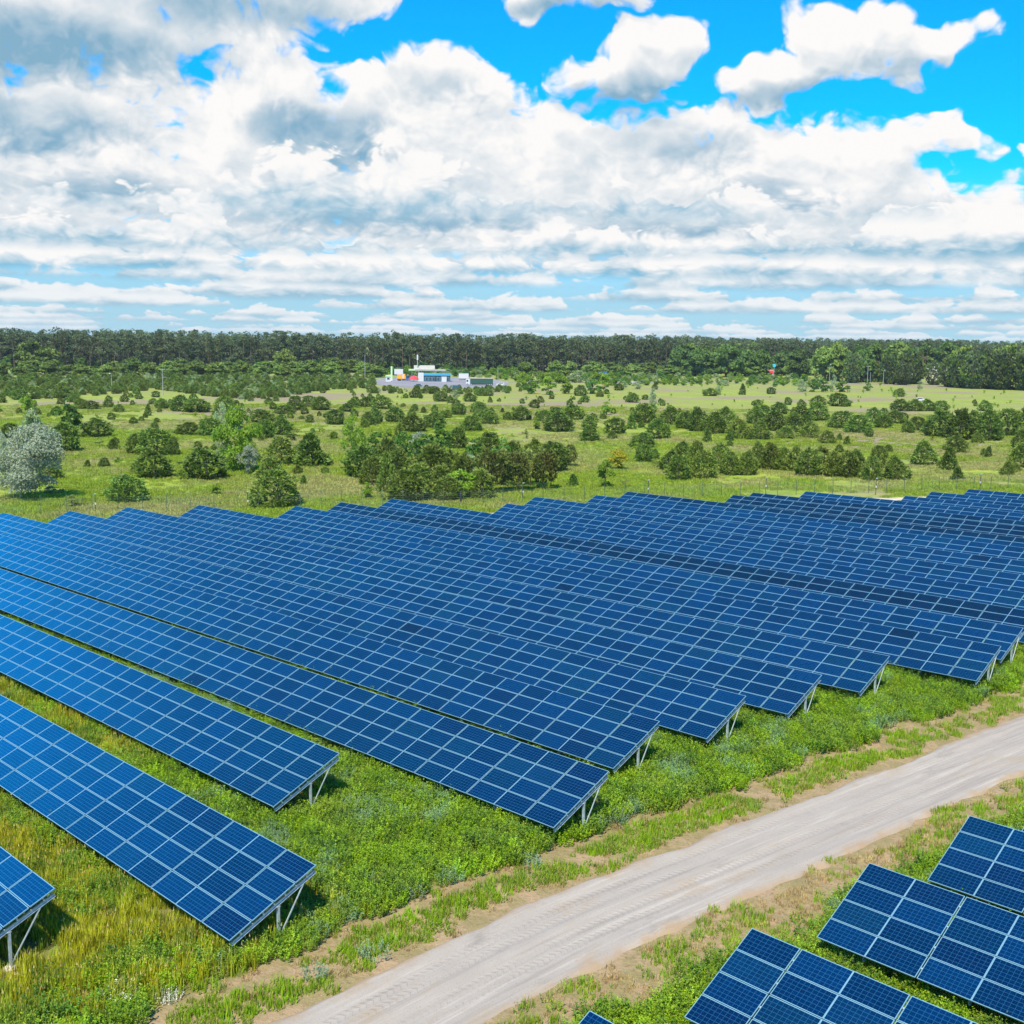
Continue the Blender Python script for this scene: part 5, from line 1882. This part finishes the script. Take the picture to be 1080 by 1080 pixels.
dc = Site('steel_container', 481, 411.6, 'small dark blue grey container at the near edge of the forecourt', 'container')
dc.box('body', -3.6, 3.6, .3, 5.0, 2.4, simple('blue_grey_steel', (.03, .08, .12), .6))
for a in (-3.4, -1.9, -.4, 1.1, 2.6):
    dc.box('rib', a, a + .5, .4, 4.9, .06, C_TEAL, -.07)
dc.box('skid', -3.6, 3.6, 0, .28, 2.2, M_BLACK, .1)


def car(x, y, m, label, cat='car', group=None, van=False):
    c = Site('parked_car' if not van else 'white_van', x, y, label, cat, group)
    k = 1 / c.s
    L = 2.2 * k
    c.box('body', -L, L, .3 * k, (.85 if not van else 1.1) * k, 1.75, m, taper=.97)
    c.box('cabin', -L * .55, L * .7, (.86 if not van else 1.11) * k, (1.45 if not van else 2.0) * k, 1.6, m, .08, taper=.8)
    c.box('side_window', -L * .42, L * .55, (.95 if not van else 1.35) * k, (1.35 if not van else 1.8) * k, .04, M_WINDOW, .02)
    c.wheels((-L * .62, L * .62), .32, .1, 1.65)


car(441, 408.2, C_TEAL, 'dark teal car parked at the near edge of the forecourt')
car(528, 407.2, M_WHITE, 'white van parked right of the green trailer truck', 'van', van=True)
car(969.7, 423.2, simple('lilac_paint', (.55, .52, .62), .4), 'small pale lilac car standing in the meadow at right')
bt = Site('blue_truck', 635.5, 398, 'blue truck box showing above the roadside hedge', 'truck')
bt.box('cargo_box', -5, 5, 1.8, 6.0, 2.5, C_DBLUE)
bt.box('chassis', -5, 7, .9, 1.78, 2.2, M_BLACK, .1)
bt.box('cab', 5.2, 7.4, 1.0, 4.6, 2.4, C_BLUE, 0, taper=.93)
bt.wheels((-3, 5.5), .5, .1, 2.3)
ws = Site('white_barrier', 666, 404.6, 'low white concrete barrier by the far road', 'barrier')
ws.box('barrier', -6, 6, 0, 2.0, .6, C_WALL, taper=.8)
ws.box('cap', -6.1, 6.1, 2.02, 2.3, .7, M_WHITE, -.05)
ws2 = Site('white_wall', 171, 401.6, 'low white wall showing between the young pines at left', 'wall')
ws2.box('wall', -14, 9, 0, 3.4, .4, C_WALL)
ws2.box('coping', -14.2, 9.2, 3.42, 3.8, .6, M_WHITE, -.1)
for x, y, w, lab in ((760.5, 396, 5.5, 'left one of two red roadside canopies before the wood'), (810.5, 396.5, 5, 'right one of two red roadside canopies before the wood')):
    rc = Site('red_canopy', x, y, lab, 'canopy', 'red roadside canopies')
    rc.box('fascia', -w, w, 3.2, 5.8, 3.5, C_RED)
    rc.box('top_edge', -w, w, 5.82, 6.3, 3.6, M_WHITE, -.05)
    for a in (-w + .3, w - .8):
        rc.box('leg', a, a + .5, 0, 3.18, .3, M_WHITE, .3)
sg = Site('round_sign', 816, 397, 'tall round light blue sign beside the right red canopy', 'sign')
sg.box('pole', -.25, .25, 0, 9.4, .25, M_POLE)
mb = MB()
mb.tube([(0, -.25, 11.3 * sg.s), (0, .1, 11.3 * sg.s)], 1.9 * sg.s, 16)
mb.build('disc', simple('light_blue_sign', (.05, .42, .62), .5), sg.r)
fl = Site('white_banner', 793.6, 398, 'narrow white banner on a pole between the two red canopies', 'banner')
fl.box('pole', -.2, .2, 0, 11, .2, M_POLE)
fl.box('banner', .22, 1.6, 4.5, 10.8, .05, M_WHITE, .05)


def house(x, y, w, hw, hr, d, wall, roof, label, wins, turn=0.0, chimney=False):
    h = Site('house', x, y, label, 'house', None, turn)
    h.box('wall', -w / 2, w / 2, 0, hw, d, wall)
    r = h.box('roof', -w / 2 - .8, w / 2 + .8, hw + .02, hw + hr, d + 1.2, roof, -.6, gable=True)
    if chimney:
        h.box('chimney', w * .2, w * .2 + 1.0, hw + hr * .4, hw + hr + 1.2, .7, C_CREAM, d / 2 - .3, r)
    for a, b in wins:
        h.window(a, a + 2.0, b, b + 2.6, 0)
    return h


house(987, 403, 19, 11.5, 5.0, 11, C_CREAM, C_GREYR, 'largest cream house with a grey roof showing between the pines at right', [(-7, 2), (-2.5, 2), (3, 2), (-7, 7), (-1, 7), (5, 7)], chimney=True)
house(961.5, 404.5, 17, 5.5, 4.5, 9, C_WALL, C_WALL, 'low house with a pale roof left of the rust brown tree', [(-6, 1.4), (-1, 1.4), (4, 1.4)])
house(1016, 404, 8, 11.5, 5.5, 9, C_BLUE, M_WHITE, 'house with a white gable roof among the dark pines', [(-2.5, 6), (1, 6)], .5)
house(1053, 402.5, 9, 10.5, 4.5, 9, C_CREAM, C_ROOFD, 'cream house behind the dark pines near the right edge', [(-3, 2), (1.2, 2), (-3, 6.5), (1.2, 6.5)])
house(585, 397, 9, 3.4, 3.2, 8, C_WALL, M_WHITE, 'small house with a white roof before the wood right of the fuel station', [(-3, .8), (1, .8)])
house(21, 396, 9, 3.6, 3.4, 8, C_WALL, M_WHITE, 'small house with a pale roof at the forest foot in the far left', [(-3, .8), (1, .8)])

# ------------------------------------------------------------------ plants along the track that stand out
kind('flower_clump', 'white flowering clump', [weed_mesh(200, V_WHITE, 26, .5, .42, .05, .035, 9)], V_WHITE, TR) if False else None
ME_FLW = weed_mesh(200, V_LUSH, 26, .42, .40, .06, .028, 8)
ME_FLT = weed_mesh(201, V_WHITE, 95, .54, .44, .06, .05, 5)
ME_SGE = [weed_mesh(s + 210, V_GREY, 38, .62, .36, .075, .026, 13) for s in range(3)]
for x, y, s, lab in ((129, 1052, 1.25, 'big clump of creamy white flowers left of the track at the bottom'), (178, 1055, .9, 'smaller clump of white flowers right of the big white clump'),
                     (150, 1034, .7, 'small clump of white flowers behind the big white clump')):
    p = ground(x, y)
    p.z = float(ground_z(p.x, p.y)) - .03
    o = empty('flowering_plant', p, x, lab, 'flowers', 'white flowering clumps by the track')
    o.scale = (s, s, s * .9)
    link('foliage', ME_FLW, o)
    link('blossoms', ME_FLT, o)
for i, (x, y, s, lab) in enumerate(((394, 1010, 1.1, 'round grey green wormwood bush alone at the edge of the track'), (437, 948, 1.0, 'pale wormwood bush by the bare strip left of the track'),
                                    (561, 915, 1.0, 'grey green wormwood bush by the bare strip under the long row end'), (332, 1030, .9, 'wormwood bush left of the track near the white flowers'),
                                    (784, 762, 1.0, 'grey wormwood bush by the panel row ends at upper right'), (852, 775, 1.0, 'wormwood bush amid green weeds right of the row ends'),
                                    (1012, 718, 1.1, 'wormwood bush right of the farthest visible row end'), (625, 872, 1.3, 'broad grey wormwood bush beside the row end nearest the track'),
                                    (650, 868, 1.2, 'grey wormwood bush right of the broad one by the row end'))):
    p = ground(x, y)
    p.z = float(ground_z(p.x, p.y)) - .03
    o = link('wormwood_bush', ME_SGE[i % 3], None, p, (0, 0, i), (s * 1.2, s * 1.2, s))
    tag(o, lab, 'bush', 'wormwood bushes by the track')

# ------------------------------------------------------------------ air
def build_haze():
    mb = MB()
    mb.box((0, 4000, 24), (21000, 21000, 62))
    m, w, out = mat('thin_air')
    v = w.n('ShaderNodeVolumePrincipled')
    w.put(v.inputs['Color'], (0.80, 0.95, 0.98, 1))
    w.put(v.inputs['Density'], 0.000045)
    w.t.links.new(v.outputs[0], out.inputs['Volume'])
    tag(mb.build('haze', m), 'thin bluish air over the far forest', 'haze', kind='stuff')


build_haze()
